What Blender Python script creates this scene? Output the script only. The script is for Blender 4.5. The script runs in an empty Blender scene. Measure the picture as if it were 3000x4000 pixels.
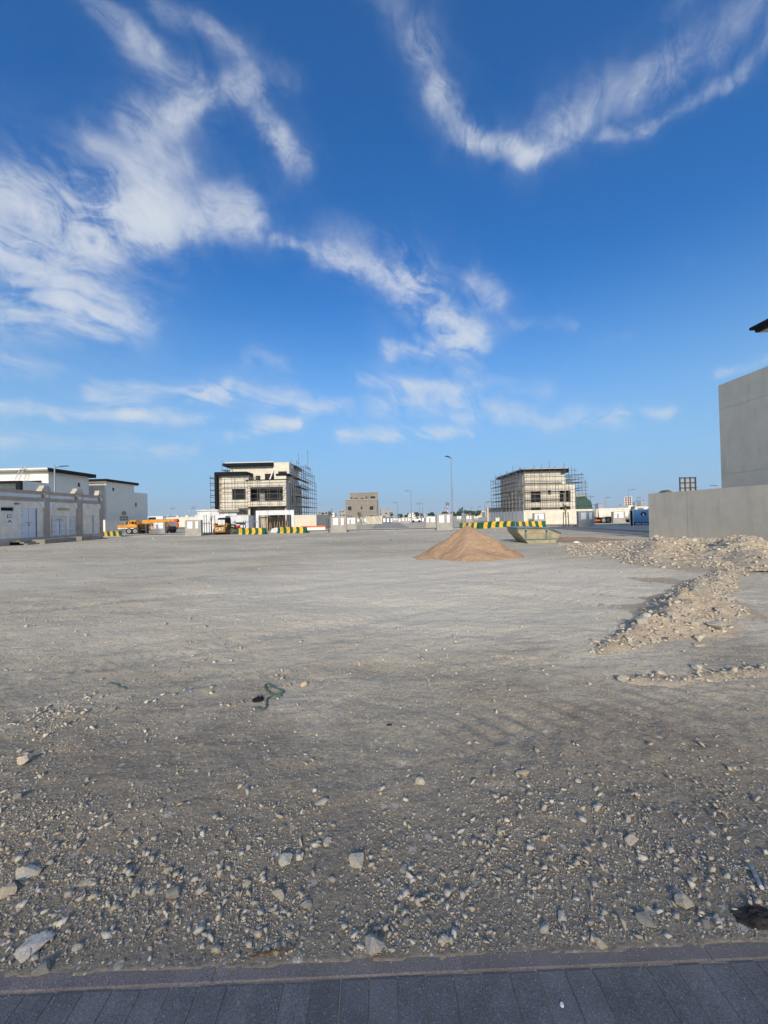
import bpy, bmesh, math, random
import numpy as np
from mathutils import Vector, Matrix
R = math.radians
random.seed(7); rng = np.random.default_rng(11)
sc = bpy.context.scene
C = sc.collection

# ------------------------------------------------------------------ camera
EYE, FPX, PITCH, ROLL = 1.65, 1500.0, R(0.7), R(-1.3)
cd = bpy.data.cameras.new('camera'); cam = bpy.data.objects.new('camera', cd); C.objects.link(cam)
CM = Matrix.Rotation(R(90)+PITCH, 3, 'X') @ Matrix.Rotation(ROLL, 3, 'Z')
cam.matrix_world = Matrix.Translation((0, 0, EYE)) @ CM.to_4x4()
cd.sensor_fit = 'VERTICAL'; cd.sensor_height = 36.0; cd.lens = 36.0*FPX/4000
cd.clip_start = 0.05; cd.clip_end = 9000
sc.camera = cam
sc.cycles.use_adaptive_sampling = True; sc.cycles.adaptive_threshold = .015; sc.cycles.adaptive_min_samples = 10
sc.cycles.max_bounces = 5; sc.cycles.diffuse_bounces = 3; sc.cycles.glossy_bounces = 2; sc.cycles.volume_bounces = 0
def ray(px, py): return CM @ Vector(((px-1500)/FPX, (2000-py)/FPX, -1))
def at(px, py, Y):                      # surveyed point: photo position + real distance
    d = ray(px, py); t = Y/d.y
    return Vector((d.x*t, Y, EYE+d.z*t))
def gnd(px, py):                        # point on level ground
    d = ray(px, py); t = -EYE/d.z
    return Vector((d.x*t, d.y*t, 0))

# ------------------------------------------------------------------ sky, sun, exposure
SUN_EL, SUN_AZ = R(23), R(177)
w = bpy.data.worlds.new('World'); sc.world = w; w.use_nodes = True
sc.view_settings.view_transform = 'Standard'; sc.view_settings.look = 'None'
sc.view_settings.gamma = 1; sc.view_settings.use_curve_mapping = False
sc.view_settings.exposure = 0.18
SKY_STRENGTH = 0.13
nt = w.node_tree; nt.nodes.clear()
class NB:
    def __init__(s, nt): s.nt = nt
    def n(s, t, **k):
        nd = s.nt.nodes.new(t)
        for a, b in k.items(): setattr(nd, a, b)
        return nd
    def put(s, sock, v):
        if isinstance(v, bpy.types.NodeSocket): s.nt.links.new(v, sock)
        else: sock.default_value = v
    def m(s, op, a, b=0.0, c=0.0, clamp=False):
        nd = s.n('ShaderNodeMath', operation=op, use_clamp=clamp)
        for i, v in enumerate((a, b, c)): s.put(nd.inputs[i], v)
        return nd.outputs[0]
    def v(s, op, a, b=(0, 0, 0), scale=None):
        nd = s.n('ShaderNodeVectorMath', operation=op)
        s.put(nd.inputs[0], a); s.put(nd.inputs[1], b)
        if scale is not None: s.put(nd.inputs['Scale'], scale)
        return nd.outputs['Value'] if op in ('DOT_PRODUCT', 'LENGTH', 'DISTANCE') else nd.outputs[0]
    def noise(s, vec, scale, detail=4, rough=.55, dist=0.0):
        nd = s.n('ShaderNodeTexNoise'); s.put(nd.inputs['Vector'], vec)
        nd.inputs['Scale'].default_value = scale; nd.inputs['Detail'].default_value = detail
        nd.inputs['Roughness'].default_value = rough; nd.inputs['Distortion'].default_value = dist
        return nd
    def ramp(s, f, a, b, ca=0.0, cb=1.0, smooth=True):
        nd = s.n('ShaderNodeMapRange', interpolation_type='SMOOTHSTEP' if smooth else 'LINEAR'); s.put(nd.inputs[0], f)
        for i, q in enumerate((a, b, ca, cb)): nd.inputs[i+1].default_value = q
        return nd.outputs[0]
    def mix(s, f, a, b, mode='MIX'):
        nd = s.n('ShaderNodeMix', data_type='RGBA', blend_type=mode)
        s.put(nd.inputs[0], f); s.put(nd.inputs[6], a); s.put(nd.inputs[7], b)
        return nd.outputs[2]
N = NB(nt)
tc = N.n('ShaderNodeTexCoord').outputs['Generated']
sky = N.n('ShaderNodeTexSky', sky_type='NISHITA'); sky.sun_disc = False
sky.sun_elevation = SUN_EL; sky.sun_rotation = R(360)-SUN_AZ; sky.air_density = 1.0; sky.dust_density = 0.2; sky.ozone_density = 3.0; sky.altitude = 0
# humid Gulf air: the bright band at the skyline is lifted out (sky looked up a few degrees higher)
nt.links.new(N.v('NORMALIZE', N.v('ADD', N.v('MULTIPLY', tc, (1, 1, .93)), (0, 0, .24))), sky.inputs[0])
hs = N.n('ShaderNodeHueSaturation'); nt.links.new(sky.outputs[0], hs.inputs['Color']); hs.inputs['Saturation'].default_value = 1.17
gm = N.n('ShaderNodeGamma'); gm.inputs[1].default_value = 1.35
nt.links.new(N.mix(1.0, hs.outputs[0], (.54*.12, 1.02*.12, 1.06*.12, 1), 'MULTIPLY'), gm.inputs[0])
skc = N.mix(1.0, gm.outputs[0], (17.2, 17.2, 17.2, 1), 'MULTIPLY')
sz = N.n('ShaderNodeSeparateXYZ'); nt.links.new(tc, sz.inputs[0])
skc = N.mix(N.ramp(sz.outputs[2], .55, .0, 0.0, .95), skc, (.27/SKY_STRENGTH, .50/SKY_STRENGTH, .70/SKY_STRENGTH, 1))   # humid skyline haze, all round
bg = N.n('ShaderNodeBackground'); nt.links.new(skc, bg.inputs[0]); bg.inputs[1].default_value = SKY_STRENGTH
# cirrus: strands of ice cloud at fixed bearings in the sky, frayed by noise
S = 3000/1659
strokes = [ # x0,y0,x1,y1,width,weight (bearings read on the photo)
 (-60,440,300,470,75,1.0),(250,480,530,458,50,.95),(-60,520,220,540,45,.7),(-40,640,200,650,70,.75),(180,650,290,680,50,.7),
 (-40,590,120,600,50,.5),(60,400,330,400,60,.45),(220,290,350,390,32,.5),(300,270,400,240,45,.6),(390,240,550,180,30,.85),(340,300,390,350,35,.5),
 (560,250,620,320,28,.7),(580,300,660,350,30,.55),(220,10,330,110,36,.55),(320,100,420,170,40,.4),(350,0,520,100,22,.4),(480,90,640,190,30,.25),
 (590,515,760,570,15,.55),(700,550,900,615,32,.85),(880,610,990,700,52,.9),(850,755,1030,735,24,.8),(960,690,1030,720,36,.6),(1020,600,1070,640,30,.65),(720,520,880,590,55,.35),
 (820,-20,920,90,50,.30),(900,80,960,220,34,.45),(945,210,1020,300,32,.65),(1000,290,1150,342,30,.95),(1140,330,1240,270,42,.6),(1200,270,1420,160,52,.45),(1400,170,1659,10,55,.45),
 (1150,335,1400,270,16,.5),(1380,270,1580,175,18,.5),(1560,185,1680,60,26,.4),
 (-60,868,300,895,20,.65),(280,895,640,918,17,.65),(220,838,480,848,26,.6),(450,850,640,862,24,.55),(660,885,740,880,22,.6),(500,945,640,915,14,.5),
 (780,820,960,835,16,.5),(810,870,990,860,34,.6),(980,850,1020,832,16,.5),(1000,890,1340,915,30,.55),(740,942,1020,936,16,.65),(1360,905,1450,890,13,.55),(-60,945,420,975,26,.45),
 (540,780,600,800,28,.3),(1110,690,1230,700,16,.3),(1290,745,1360,720,14,.22),(1560,812,1720,760,20,.5),(1465,540,1500,548,12,.25),(1440,35,1490,0,24,.22),(0,760,120,790,30,.35),(1000,800,1180,840,22,.25),
]
nw = N.v('SUBTRACT', N.noise(tc, 3.4, 3, .55).outputs['Color'], (.5, .5, .5))
nw2 = N.v('SUBTRACT', N.noise(tc, 12.0, 5, .6).outputs['Color'], (.5, .5, .5))
dw = N.v('ADD', N.v('ADD', tc, N.v('SCALE', nw, scale=.06)), N.v('SCALE', nw2, scale=.055))
tot = None
for (x0, y0, x1, y1, wd, wt) in strokes:
    a = ray(x0*S, y0*S).normalized(); b = ray(x1*S, y1*S).normalized(); ab = b-a
    if x0 < 400 and 380 < y0 < 700: wt *= 1.3
    if y0 > 750: wt *= 1.5; wd *= 1.1
    ch = 1.0*wd*S/FPX*(a.y*b.y)**.5
    pa = N.v('SUBTRACT', dw, tuple(a))
    t = N.m('MULTIPLY', N.v('DOT_PRODUCT', pa, tuple(ab)), 1/ab.length_squared, clamp=True)
    dist = N.v('LENGTH', N.v('SUBTRACT', pa, N.v('SCALE', tuple(ab), scale=t)))
    k = N.m('ADD', N.ramp(dist, ch*1.35, 0.0, 0.0, wt*.85), N.ramp(dist, ch*3.2, 0.0, 0.0, wt*.17))
    tot = k if tot is None else N.m('ADD', tot, k)
sep = N.n('ShaderNodeSeparateXYZ'); nt.links.new(tc, sep.inputs[0])
zz = N.m('ADD', N.m('MAXIMUM', sep.outputs[2], 0.0), 0.12)
cx = N.m('DIVIDE', sep.outputs[0], zz); cy = N.m('DIVIDE', sep.outputs[1], zz)
comb = N.n('ShaderNodeCombineXYZ')                       # cloud sheet, fibres drawn out along the upper wind
nt.links.new(N.m('MULTIPLY', N.m('ADD', N.m('MULTIPLY', cx, .62), N.m('MULTIPLY', cy, .78)), .24), comb.inputs[0])
nt.links.new(N.m('SUBTRACT', N.m('MULTIPLY', cx, .78), N.m('MULTIPLY', cy, .62)), comb.inputs[1])
cw_ = N.v('ADD', comb.outputs[0], N.v('SCALE', nw, scale=.7))
fib = N.noise(cw_, 4.2, 10, .68, .4).outputs[0]
fin = N.noise(N.v('ADD', tc, N.v('SCALE', nw, scale=.25)), 7.0, 9, .68, .5).outputs[0]
tex = N.m('ADD', N.m('MULTIPLY', fib, .62), N.m('MULTIPLY', fin, .38))
fill_cirrus = N.m('MULTIPLY', N.ramp(N.noise(comb.outputs[0], .8, 3, .6, .4).outputs[0], .36, .70), N.ramp(sep.outputs[1], .25, -.25, .0, 2.2))  # dense cirrus added behind the viewer as white fill light
dens = N.m('ADD', N.m('MULTIPLY', N.m('POWER', tot, 1.45), N.ramp(tex, .37, .66, .04, 1.60)), N.m('MULTIPLY', fill_cirrus, N.ramp(sep.outputs[2], 0, .08)))
alpha = N.m('MULTIPLY', N.m('SUBTRACT', 1.0, N.m('POWER', 2.718, N.m('MULTIPLY', dens, -.98))), .90, clamp=True)
bgc = N.n('ShaderNodeBackground'); bgc.inputs[0].default_value = (.80, .85, .92, 1); bgc.inputs[1].default_value = .78
mx = N.n('ShaderNodeMixShader'); nt.links.new(alpha, mx.inputs[0]); nt.links.new(bg.outputs[0], mx.inputs[1]); nt.links.new(bgc.outputs[0], mx.inputs[2])
wo = N.n('ShaderNodeOutputWorld'); nt.links.new(mx.outputs[0], wo.inputs[0])
try: w.cycles.sampling_method = 'NONE'
except Exception: pass
sl = bpy.data.lights.new('sun', 'SUN'); sl.energy = 4.0; sl.angle = R(7.0); sl.color = (1, .88, .70)
so = bpy.data.objects.new('sun', sl); C.objects.link(so); so.location = (0, -40, 30)
so.rotation_euler = (R(90)-SUN_EL, 0, SUN_AZ-R(180))

# ------------------------------------------------------------------ materials
MATS = {}
def mat(name, col, rough=.9, var=.10, scale=1.5, bump=0.0, bscale=60, metal=0.0, stain=0.0, spec=.25, grain=.06):
    m = bpy.data.materials.new(name); m.use_nodes = True; MATS[name] = m
    b = NB(m.node_tree); p = m.node_tree.nodes['Principled BSDF']
    p.inputs['Roughness'].default_value = rough; p.inputs['Metallic'].default_value = metal
    p.inputs['Specular IOR Level'].default_value = spec
    co = b.n('ShaderNodeTexCoord').outputs['Object']
    f = b.ramp(b.noise(co, scale, 5, .6).outputs[0], .3, .7)
    lo = tuple(c*(1-var) for c in col)+(1,); hi = tuple(min(1, c*(1+var)) for c in col)+(1,)
    c = b.mix(f, lo, hi)
    if grain:
        g = b.ramp(b.noise(co, bscale, 2, .6).outputs[0], .3, .7, 1-grain, 1+grain)
        c = b.mix(1.0, c, g, 'MULTIPLY')
    if stain:
        mp = b.n('ShaderNodeMapping'); m.node_tree.links.new(co, mp.inputs[0]); mp.inputs['Scale'].default_value = (1.2, 1.2, .18)
        s = b.ramp(b.noise(mp.outputs[0], 2.0, 6, .65).outputs[0], .5, .75, 1.0, 1-stain)
        c = b.mix(1.0, c, s, 'MULTIPLY')
    b.put(p.inputs['Base Color'], c)
    if bump:
        bn = b.n('ShaderNodeBump'); bn.inputs['Strength'].default_value = bump; bn.inputs['Distance'].default_value = .02
        b.put(bn.inputs['Height'], b.noise(co, bscale, 4, .6).outputs[0]); b.put(p.inputs['Normal'], bn.outputs[0])
    return m
mat('cream', (.67, .62, .51), stain=.10, bump=.1, bscale=30)
mat('white_plaster', (.81, .765, .675), stain=.05, bump=.05, bscale=30, var=.035)
mat('primer', (.66, .67, .68), stain=.28, bump=.15, bscale=20, var=.14)
mat('grey_wall', (.66, .585, .465), stain=.12, bump=.45, bscale=45, grain=.12, var=.05)
mat('beige_wall', (.80, .735, .62), stain=.10, bump=.3, bscale=50, grain=.1)
mat('taupe', (.42, .345, .28), stain=.08, bump=.2, bscale=50)
mat('frieze', (.72, .72, .74), bump=.3, bscale=60)
mat('plinth', (.50, .45, .37), stain=.2, bump=.3, bscale=30)
mat('concrete', (.245, .225, .19), stain=.22, bump=.3, bscale=30, var=.14)
mat('meter_concrete', (.36, .345, .31), stain=.18, bump=.35, bscale=35, var=.12)
mat('raw_block', (.33, .32, .30), stain=.3, bump=.4, bscale=15, var=.2)
mat('black_trim', (.010, .011, .014), rough=.75, var=.2, spec=.08)
mat('void', (.012, .012, .013), rough=.6, var=.3)
mat('glass_dark', (.018, .022, .028), rough=.3, spec=.12, var=.1, grain=0)
mat('white_metal', (.80, .81, .83), rough=.45, var=.03)
mat('pale_blue_metal', (.68, .70, .75), rough=.5, var=.04)
mat('galv', (.38, .39, .40), rough=.42, metal=.7, var=.1)
mat('steel_dark', (.10, .085, .075), rough=.7, metal=.3, var=.35, scale=6)
mat('scaffold_tube', (.15, .13, .115), rough=.7, metal=.2, var=.35, scale=6)
mat('board', (.16, .11, .07), var=.35)
mat('wood', (.42, .30, .17), var=.25)
mat('yellow', (.70, .42, .05), rough=.75, var=.25, scale=5, stain=.4)
mat('green', (.012, .085, .042), rough=.6, var=.2, scale=3)
mat('red_plastic', (.62, .06, .035), rough=.5, var=.1)
mat('orange_plastic', (.72, .14, .07), rough=.6, var=.15)
mat('loader_yellow', (.36, .18, .035), rough=.6, var=.2, stain=.35, scale=4)
mat('crane_yellow', (.68, .29, .02), rough=.6, var=.2, stain=.3, scale=3)
mat('crane_red', (.55, .10, .03), rough=.6)
mat('rubber', (.022, .021, .020), rough=.85, var=.3)
mat('rim', (.35, .34, .32), rough=.6, var=.2)
mat('truck_white', (.74, .71, .62), rough=.5, stain=.22, var=.06)
mat('skip_paint', (.33, .30, .185), rough=.6, stain=.3, var=.18, scale=4)
mat('skip_steel', (.14, .19, .23), rough=.6, var=.25, metal=.2)
mat('stencil', (.42, .08, .05), var=.3)
mat('dusty_road', (.34, .305, .26), var=.2, scale=.3, bump=.3, bscale=30, grain=.15)
mat('asphalt', (.17, .165, .16), rough=.92, var=.22, scale=.6, bump=.3, bscale=40, grain=.2)
mat('kerb_grey', (.33, .32, .30), var=.15, bump=.3)
mat('sign_back', (.055, .06, .065), rough=.5, metal=.3)
mat('sign_blue', (.16, .36, .58), rough=.5, var=.03)
mat('sign_navy', (.012, .02, .05), rough=.5)
mat('paper', (.80, .80, .80), var=.03)
mat('net', (.02, .105, .088), var=.3, scale=2)
mat('tower', (.22, .24, .29), var=.12, scale=.05)
mat('tower_pale', (.52, .54, .58), var=.08, scale=.05)
mat('brown_panel', (.20, .075, .04), var=.35, scale=3)
mat('bark', (.13, .10, .075), var=.3, scale=8)
mat('leaf', (.045, .075, .03), var=.5, scale=.8, rough=.7)
mat('leaf_young', (.07, .085, .035), var=.4, scale=2, rough=.7)
mat('rope_green', (.07, .125, .108), rough=.7, var=.25, scale=30)
mat('rag', (.012, .010, .016), rough=.8, var=.4, bump=.5)
mat('torn', (.045, .04, .034), rough=.9, var=.5, scale=14, bump=.5)
mat('twig', (.16, .075, .03), var=.3, scale=20)
mat('rust_pipe', (.17, .15, .14), var=.3, scale=15)
mat('blue_plastic', (.10, .17, .30), var=.2)
mat('sheet_metal', (.34, .36, .38), rough=.5, metal=.3, var=.1)
mat('paint_red', (.60, .05, .05), var=.1)

def soil_mat(name, colA, colB, dark, speck=True, big=.18, verge_shade=None):
    m = bpy.data.materials.new(name); m.use_nodes = True; MATS[name] = m
    b = NB(m.node_tree); p = m.node_tree.nodes['Principled BSDF']; p.inputs['Roughness'].default_value = .97
    p.inputs['Specular IOR Level'].default_value = .1
    co = b.n('ShaderNodeTexCoord').outputs['Object']
    mp = b.n('ShaderNodeMapping'); m.node_tree.links.new(co, mp.inputs[0]); mp.inputs['Scale'].default_value = (.55, 1.25, 1)
    n1 = b.ramp(b.noise(mp.outputs[0], big, 7, .62, .4).outputs[0], .32, .66)
    c = b.mix(n1, colA+(1,), colB+(1,))
    n2 = b.ramp(b.noise(mp.outputs[0], big*3.3, 8, .66, .6).outputs[0], .50, .72)
    c = b.mix(b.m('MULTIPLY', n2, .62), c, dark+(1,))
    n3 = b.noise(co, 38, 5, .7).outputs[0]
    if verge_shade:                                   # loose grey-brown grit at kerb, foreground shade painted in; pale compacted dust further out
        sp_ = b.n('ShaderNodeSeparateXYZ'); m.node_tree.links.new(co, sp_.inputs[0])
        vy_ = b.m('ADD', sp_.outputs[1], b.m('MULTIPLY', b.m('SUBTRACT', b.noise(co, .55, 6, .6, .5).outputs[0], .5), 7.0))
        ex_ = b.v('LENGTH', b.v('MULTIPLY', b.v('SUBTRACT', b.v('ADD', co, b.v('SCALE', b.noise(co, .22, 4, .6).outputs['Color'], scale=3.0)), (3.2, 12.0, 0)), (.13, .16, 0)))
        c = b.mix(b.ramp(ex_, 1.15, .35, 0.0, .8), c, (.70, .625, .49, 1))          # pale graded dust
        c = b.mix(b.ramp(vy_, 5.6, 1.6, 0.0, .92), c, verge_shade+(1,))
    c = b.mix(1.0, c, b.ramp(n3, .25, .75, .72, 1.24), 'MULTIPLY')
    if speck:
        vo = b.n('ShaderNodeTexVoronoi'); m.node_tree.links.new(co, vo.inputs['Vector']); vo.inputs['Scale'].default_value = 48
        vs = b.n('ShaderNodeSeparateColor'); m.node_tree.links.new(vo.outputs['Color'], vs.inputs[0])
        f = b.m('MULTIPLY', b.ramp(vo.outputs['Distance'], .36, .22), b.ramp(vs.outputs[0], .66, .70))
        c = b.mix(b.m('MULTIPLY', f, .75), c, (.58, .54, .47, 1))
        vo2 = b.n('ShaderNodeTexVoronoi'); m.node_tree.links.new(co, vo2.inputs['Vector']); vo2.inputs['Scale'].default_value = 13
        vs2 = b.n('ShaderNodeSeparateColor'); m.node_tree.links.new(vo2.outputs['Color'], vs2.inputs[0])
        f2 = b.m('MULTIPLY', b.ramp(vo2.outputs['Distance'], .30, .2), b.ramp(vs2.outputs[1], .80, .84))
        c = b.mix(b.m('MULTIPLY', f2, .6), c, (.55, .51, .44, 1))
    b.put(p.inputs['Base Color'], c)
    h = b.m('ADD', b.m('MULTIPLY', b.noise(co, 9, 6, .66).outputs[0], .030), b.m('MULTIPLY', n3, .009))
    h = b.m('ADD', h, b.m('MULTIPLY', b.noise(mp.outputs[0], 1.6, 5, .55).outputs[0], .06))
    bn = b.n('ShaderNodeBump'); bn.inputs['Strength'].default_value = .75; bn.inputs['Distance'].default_value = 1.0
    b.put(bn.inputs['Height'], h); b.put(p.inputs['Normal'], bn.outputs[0])
    return m
soil_mat('ground_soil', (.45, .39, .29), (.60, .53, .405), (.31, .265, .20), verge_shade=(.25, .208, .155))
soil_mat('heap_soil', (.40, .325, .235), (.46, .385, .285), (.29, .24, .18), big=.8)
soil_mat('pile_sand', (.39, .255, .155), (.45, .30, .19), (.32, .205, .12), speck=False, big=.9)
soil_mat('brown_sand', (.33, .22, .14), (.38, .26, .17), (.28, .19, .13), speck=False, big=.9)

def rock_mat(name, attr):
    m = bpy.data.materials.new(name); m.use_nodes = True; MATS[name] = m
    b = NB(m.node_tree); p = m.node_tree.nodes['Principled BSDF']; p.inputs['Roughness'].default_value = .93
    p.inputs['Specular IOR Level'].default_value = .12
    co = b.n('ShaderNodeTexCoord').outputs['Object']
    if attr:
        a = b.n('ShaderNodeAttribute', attribute_name='tone'); rnd = a.outputs['Fac']
    else:
        rnd = b.n('ShaderNodeObjectInfo').outputs['Random']
    cr = b.n('ShaderNodeValToRGB'); e = cr.color_ramp.elements
    e[0].position = 0; e[0].color = (.26, .24, .21, 1) if attr else (.40, .37, .31, 1); e[1].position = 1; e[1].color = (.72, .67, .57, 1)
    for pos, col in ((.18, (.44, .41, .36, 1)), (.4, (.58, .52, .42, 1)), (.6, (.62, .52, .38, 1)), (.8, (.67, .605, .49, 1))):
        x = e.new(pos); x.color = col
    b.put(cr.inputs[0], rnd)
    sc_ = 9 if attr else 14
    c = b.mix(1.0, cr.outputs[0], b.ramp(b.noise(co, sc_, 6, .7).outputs[0], .25, .75, .66, 1.2), 'MULTIPLY')
    c = b.mix(b.m('MULTIPLY', b.ramp(b.noise(co, 5, 4, .6).outputs[0], .5, .7), .35), c, (.50, .38, .25, 1))
    b.put(p.inputs['Base Color'], c)
    bn = b.n('ShaderNodeBump'); bn.inputs['Strength'].default_value = .6; bn.inputs['Distance'].default_value = .02
    b.put(bn.inputs['Height'], b.noise(co, 40, 5, .7).outputs[0]); b.put(p.inputs['Normal'], bn.outputs[0])
rock_mat('rock', False); rock_mat('gravel', True)

def paver_mat(name, ca, cb, bump=.5):
    m = bpy.data.materials.new(name); m.use_nodes = True; MATS[name] = m
    b = NB(m.node_tree); p = m.node_tree.nodes['Principled BSDF']; p.inputs['Roughness'].default_value = .85
    g = b.n('ShaderNodeNewGeometry').outputs['Position']; rnd = b.n('ShaderNodeObjectInfo').outputs['Random']
    c = b.mix(rnd, ca+(1,), cb+(1,))
    c = b.mix(1.0, c, b.ramp(b.noise(g, 230, 3, .7).outputs[0], .3, .7, .55, 1.45), 'MULTIPLY')
    c = b.mix(1.0, c, b.ramp(b.noise(g, 5, 5, .6).outputs[0], .3, .7, .80, 1.2), 'MULTIPLY')
    vo = b.n('ShaderNodeTexVoronoi'); m.node_tree.links.new(g, vo.inputs['Vector']); vo.inputs['Scale'].default_value = 190
    vs = b.n('ShaderNodeSeparateColor'); m.node_tree.links.new(vo.outputs['Color'], vs.inputs[0])
    c = b.mix(b.m('MULTIPLY', b.ramp(vs.outputs[0], .9, .93), .22), c, (.36, .36, .37, 1))
    sy = b.n('ShaderNodeSeparateXYZ'); m.node_tree.links.new(g, sy.inputs[0])     # soil trodden onto the edge
    dy_ = b.m('ADD', sy.outputs[1], b.m('MULTIPLY', b.m('SUBTRACT', b.noise(g, 7, 6, .7).outputs[0], .5), .16))
    c = b.mix(b.ramp(dy_, 1.365, 1.475, 0.0, .55), c, (.20, .172, .14, 1))
    b.put(p.inputs['Base Color'], c)
    bn = b.n('ShaderNodeBump'); bn.inputs['Strength'].default_value = bump; bn.inputs['Distance'].default_value = .003
    b.put(bn.inputs['Height'], b.noise(g, 260, 3, .7).outputs[0]); b.put(p.inputs['Normal'], bn.outputs[0])
paver_mat('paver', (.105, .106, .108), (.14, .14, .142)); paver_mat('kerb_pink', (.16, .138, .138), (.19, .165, .162))
mat('joint_sand', (.30, .27, .235), bump=.4, bscale=200)

# ------------------------------------------------------------------ builders
ORG = {}
def link(o): C.objects.link(o); return o
def tag(o, label, cat, group=None, kind=None):
    if label: o['label'] = label
    if cat: o['category'] = cat
    if group: o['group'] = group
    if kind: o['kind'] = kind
    return o
def thing(name, label, cat, loc=(0, 0, 0), group=None, rz=None):
    o = link(bpy.data.objects.new(name, None)); o.location = loc; o.rotation_euler = (0, 0, rz or 0); o.empty_display_size = .3
    ORG[o.name] = Vector(loc) if rz is None else Vector((0, 0, 0))   # rz given: parts are modelled in the thing's own frame
    return tag(o, label, cat, group)
class MB:
    def __init__(s): s.v = []; s.f = []
    def add(s, vs, fs):
        n = len(s.v); s.v += [tuple(q) for q in vs]; s.f += [tuple(i+n for i in q) for q in fs]; return s
    def box(s, x0, x1, y0, y1, z0, z1):
        return s.add([(x0,y0,z0),(x1,y0,z0),(x1,y1,z0),(x0,y1,z0),(x0,y0,z1),(x1,y0,z1),(x1,y1,z1),(x0,y1,z1)],
                     [(0,3,2,1),(4,5,6,7),(0,1,5,4),(1,2,6,5),(2,3,7,6),(3,0,4,7)])
    def prism(s, poly, ax, a0, a1):
        f = {'x': lambda a, p: (a, p[0], p[1]), 'y': lambda a, p: (p[0], a, p[1]), 'z': lambda a, p: (p[0], p[1], a)}[ax]
        n = len(poly); vs = [f(a0, p) for p in poly]+[f(a1, p) for p in poly]
        return s.add(vs, [tuple(range(n-1, -1, -1)), tuple(range(n, 2*n))]+[(i, (i+1) % n, n+(i+1) % n, n+i) for i in range(n)])
    def cyl(s, p0, p1, r0, r1=None, n=8):
        r1 = r0 if r1 is None else r1
        p0, p1 = Vector(p0), Vector(p1); d = (p1-p0).normalized(); u = d.orthogonal().normalized(); k = d.cross(u)
        vs = []
        for p, r in ((p0, r0), (p1, r1)):
            vs += [p+(u*math.cos(2*math.pi*i/n)+k*math.sin(2*math.pi*i/n))*r for i in range(n)]
        return s.add(vs, [tuple(range(n-1, -1, -1)), tuple(range(n, 2*n))]+[(i, (i+1) % n, n+(i+1) % n, n+i) for i in range(n)])
    def tube(s, pts, r, n=6):
        pts = [Vector(p) for p in pts]; vs = []
        for i, p in enumerate(pts):
            d = (pts[min(i+1, len(pts)-1)]-pts[max(i-1, 0)]).normalized(); u = Vector((0, 0, 1)).cross(d)
            u = u.normalized() if u.length > .05 else Vector((1, 0, 0)); k = d.cross(u)
            vs += [p+(u*math.cos(2*math.pi*j/n)+k*math.sin(2*math.pi*j/n))*r for j in range(n)]
        fs = [(i*n+j, i*n+(j+1) % n, (i+1)*n+(j+1) % n, (i+1)*n+j) for i in range(len(pts)-1) for j in range(n)]
        fs += [tuple(range(n-1, -1, -1)), tuple(range((len(pts)-1)*n, len(pts)*n))]
        return s.add(vs, fs)
    def holed(s, a0, a1, z0, z1, d0, d1, holes, axis='y'):
        """wall slab spanning a0..a1 along, z0..z1 up, d0..d1 thick, with rectangular openings (h: a0,a1,z0,z1)"""
        A = sorted({a0, a1, *[min(max(h[i], a0), a1) for h in holes for i in (0, 1)]})
        Z = sorted({z0, z1, *[min(max(h[i], z0), z1) for h in holes for i in (2, 3)]})
        f = (lambda a, d, z: (a, d, z)) if axis == 'y' else (lambda a, d, z: (d, a, z))
        def solid(i, j):
            if i < 0 or j < 0 or i >= len(A)-1 or j >= len(Z)-1: return False
            ca, cz = (A[i]+A[i+1])/2, (Z[j]+Z[j+1])/2
            return not any(h[0] < ca < h[1] and h[2] < cz < h[3] for h in holes)
        for i in range(len(A)-1):
            for j in range(len(Z)-1):
                if not solid(i, j): continue
                l, r, b, t = A[i], A[i+1], Z[j], Z[j+1]
                for d in (d0, d1): s.add([f(l,d,b), f(r,d,b), f(r,d,t), f(l,d,t)], [(0,1,2,3)])
                if not solid(i-1, j): s.add([f(l,d0,b), f(l,d1,b), f(l,d1,t), f(l,d0,t)], [(0,1,2,3)])
                if not solid(i+1, j): s.add([f(r,d0,b), f(r,d1,b), f(r,d1,t), f(r,d0,t)], [(0,1,2,3)])
                if not solid(i, j-1): s.add([f(l,d0,b), f(r,d0,b), f(r,d1,b), f(l,d1,b)], [(0,1,2,3)])
                if not solid(i, j+1): s.add([f(l,d0,t), f(r,d0,t), f(r,d1,t), f(l,d1,t)], [(0,1,2,3)])
        return s
    def build(s, name, m, parent=None, label=None, smooth=False, bevel=0.0, org=None):
        o0 = ORG.get(parent.name, Vector()) if parent else (Vector(org) if org is not None else Vector())
        bm = bmesh.new(); vv = [bm.verts.new(Vector(q)-o0) for q in s.v]
        for q in s.f:
            try: bm.faces.new([vv[i] for i in q])
            except ValueError: pass
        bmesh.ops.remove_doubles(bm, verts=bm.verts, dist=1e-5)
        bmesh.ops.recalc_face_normals(bm, faces=bm.faces)
        if bevel: bmesh.ops.bevel(bm, geom=bm.edges[:], offset=bevel, segments=1, affect='EDGES', clamp_overlap=True)
        me = bpy.data.meshes.new(name); bm.to_mesh(me); bm.free()
        if smooth: me.polygons.foreach_set('use_smooth', [True]*len(me.polygons))
        me.materials.append(MATS[m] if isinstance(m, str) else m)
        o = link(bpy.data.objects.new(name, me))
        if parent: o.parent = parent; ORG[o.name] = o0
        else: o.location = o0
        if label: o['label'] = label
        return o
def box(name, m, parent, x0, x1, y0, y1, z0, z1, bevel=0.0, label=None):
    return MB().box(min(x0,x1), max(x0,x1), min(y0,y1), max(y0,y1), min(z0,z1), max(z0,z1)).build(name, m, parent, bevel=bevel, label=label)
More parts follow.
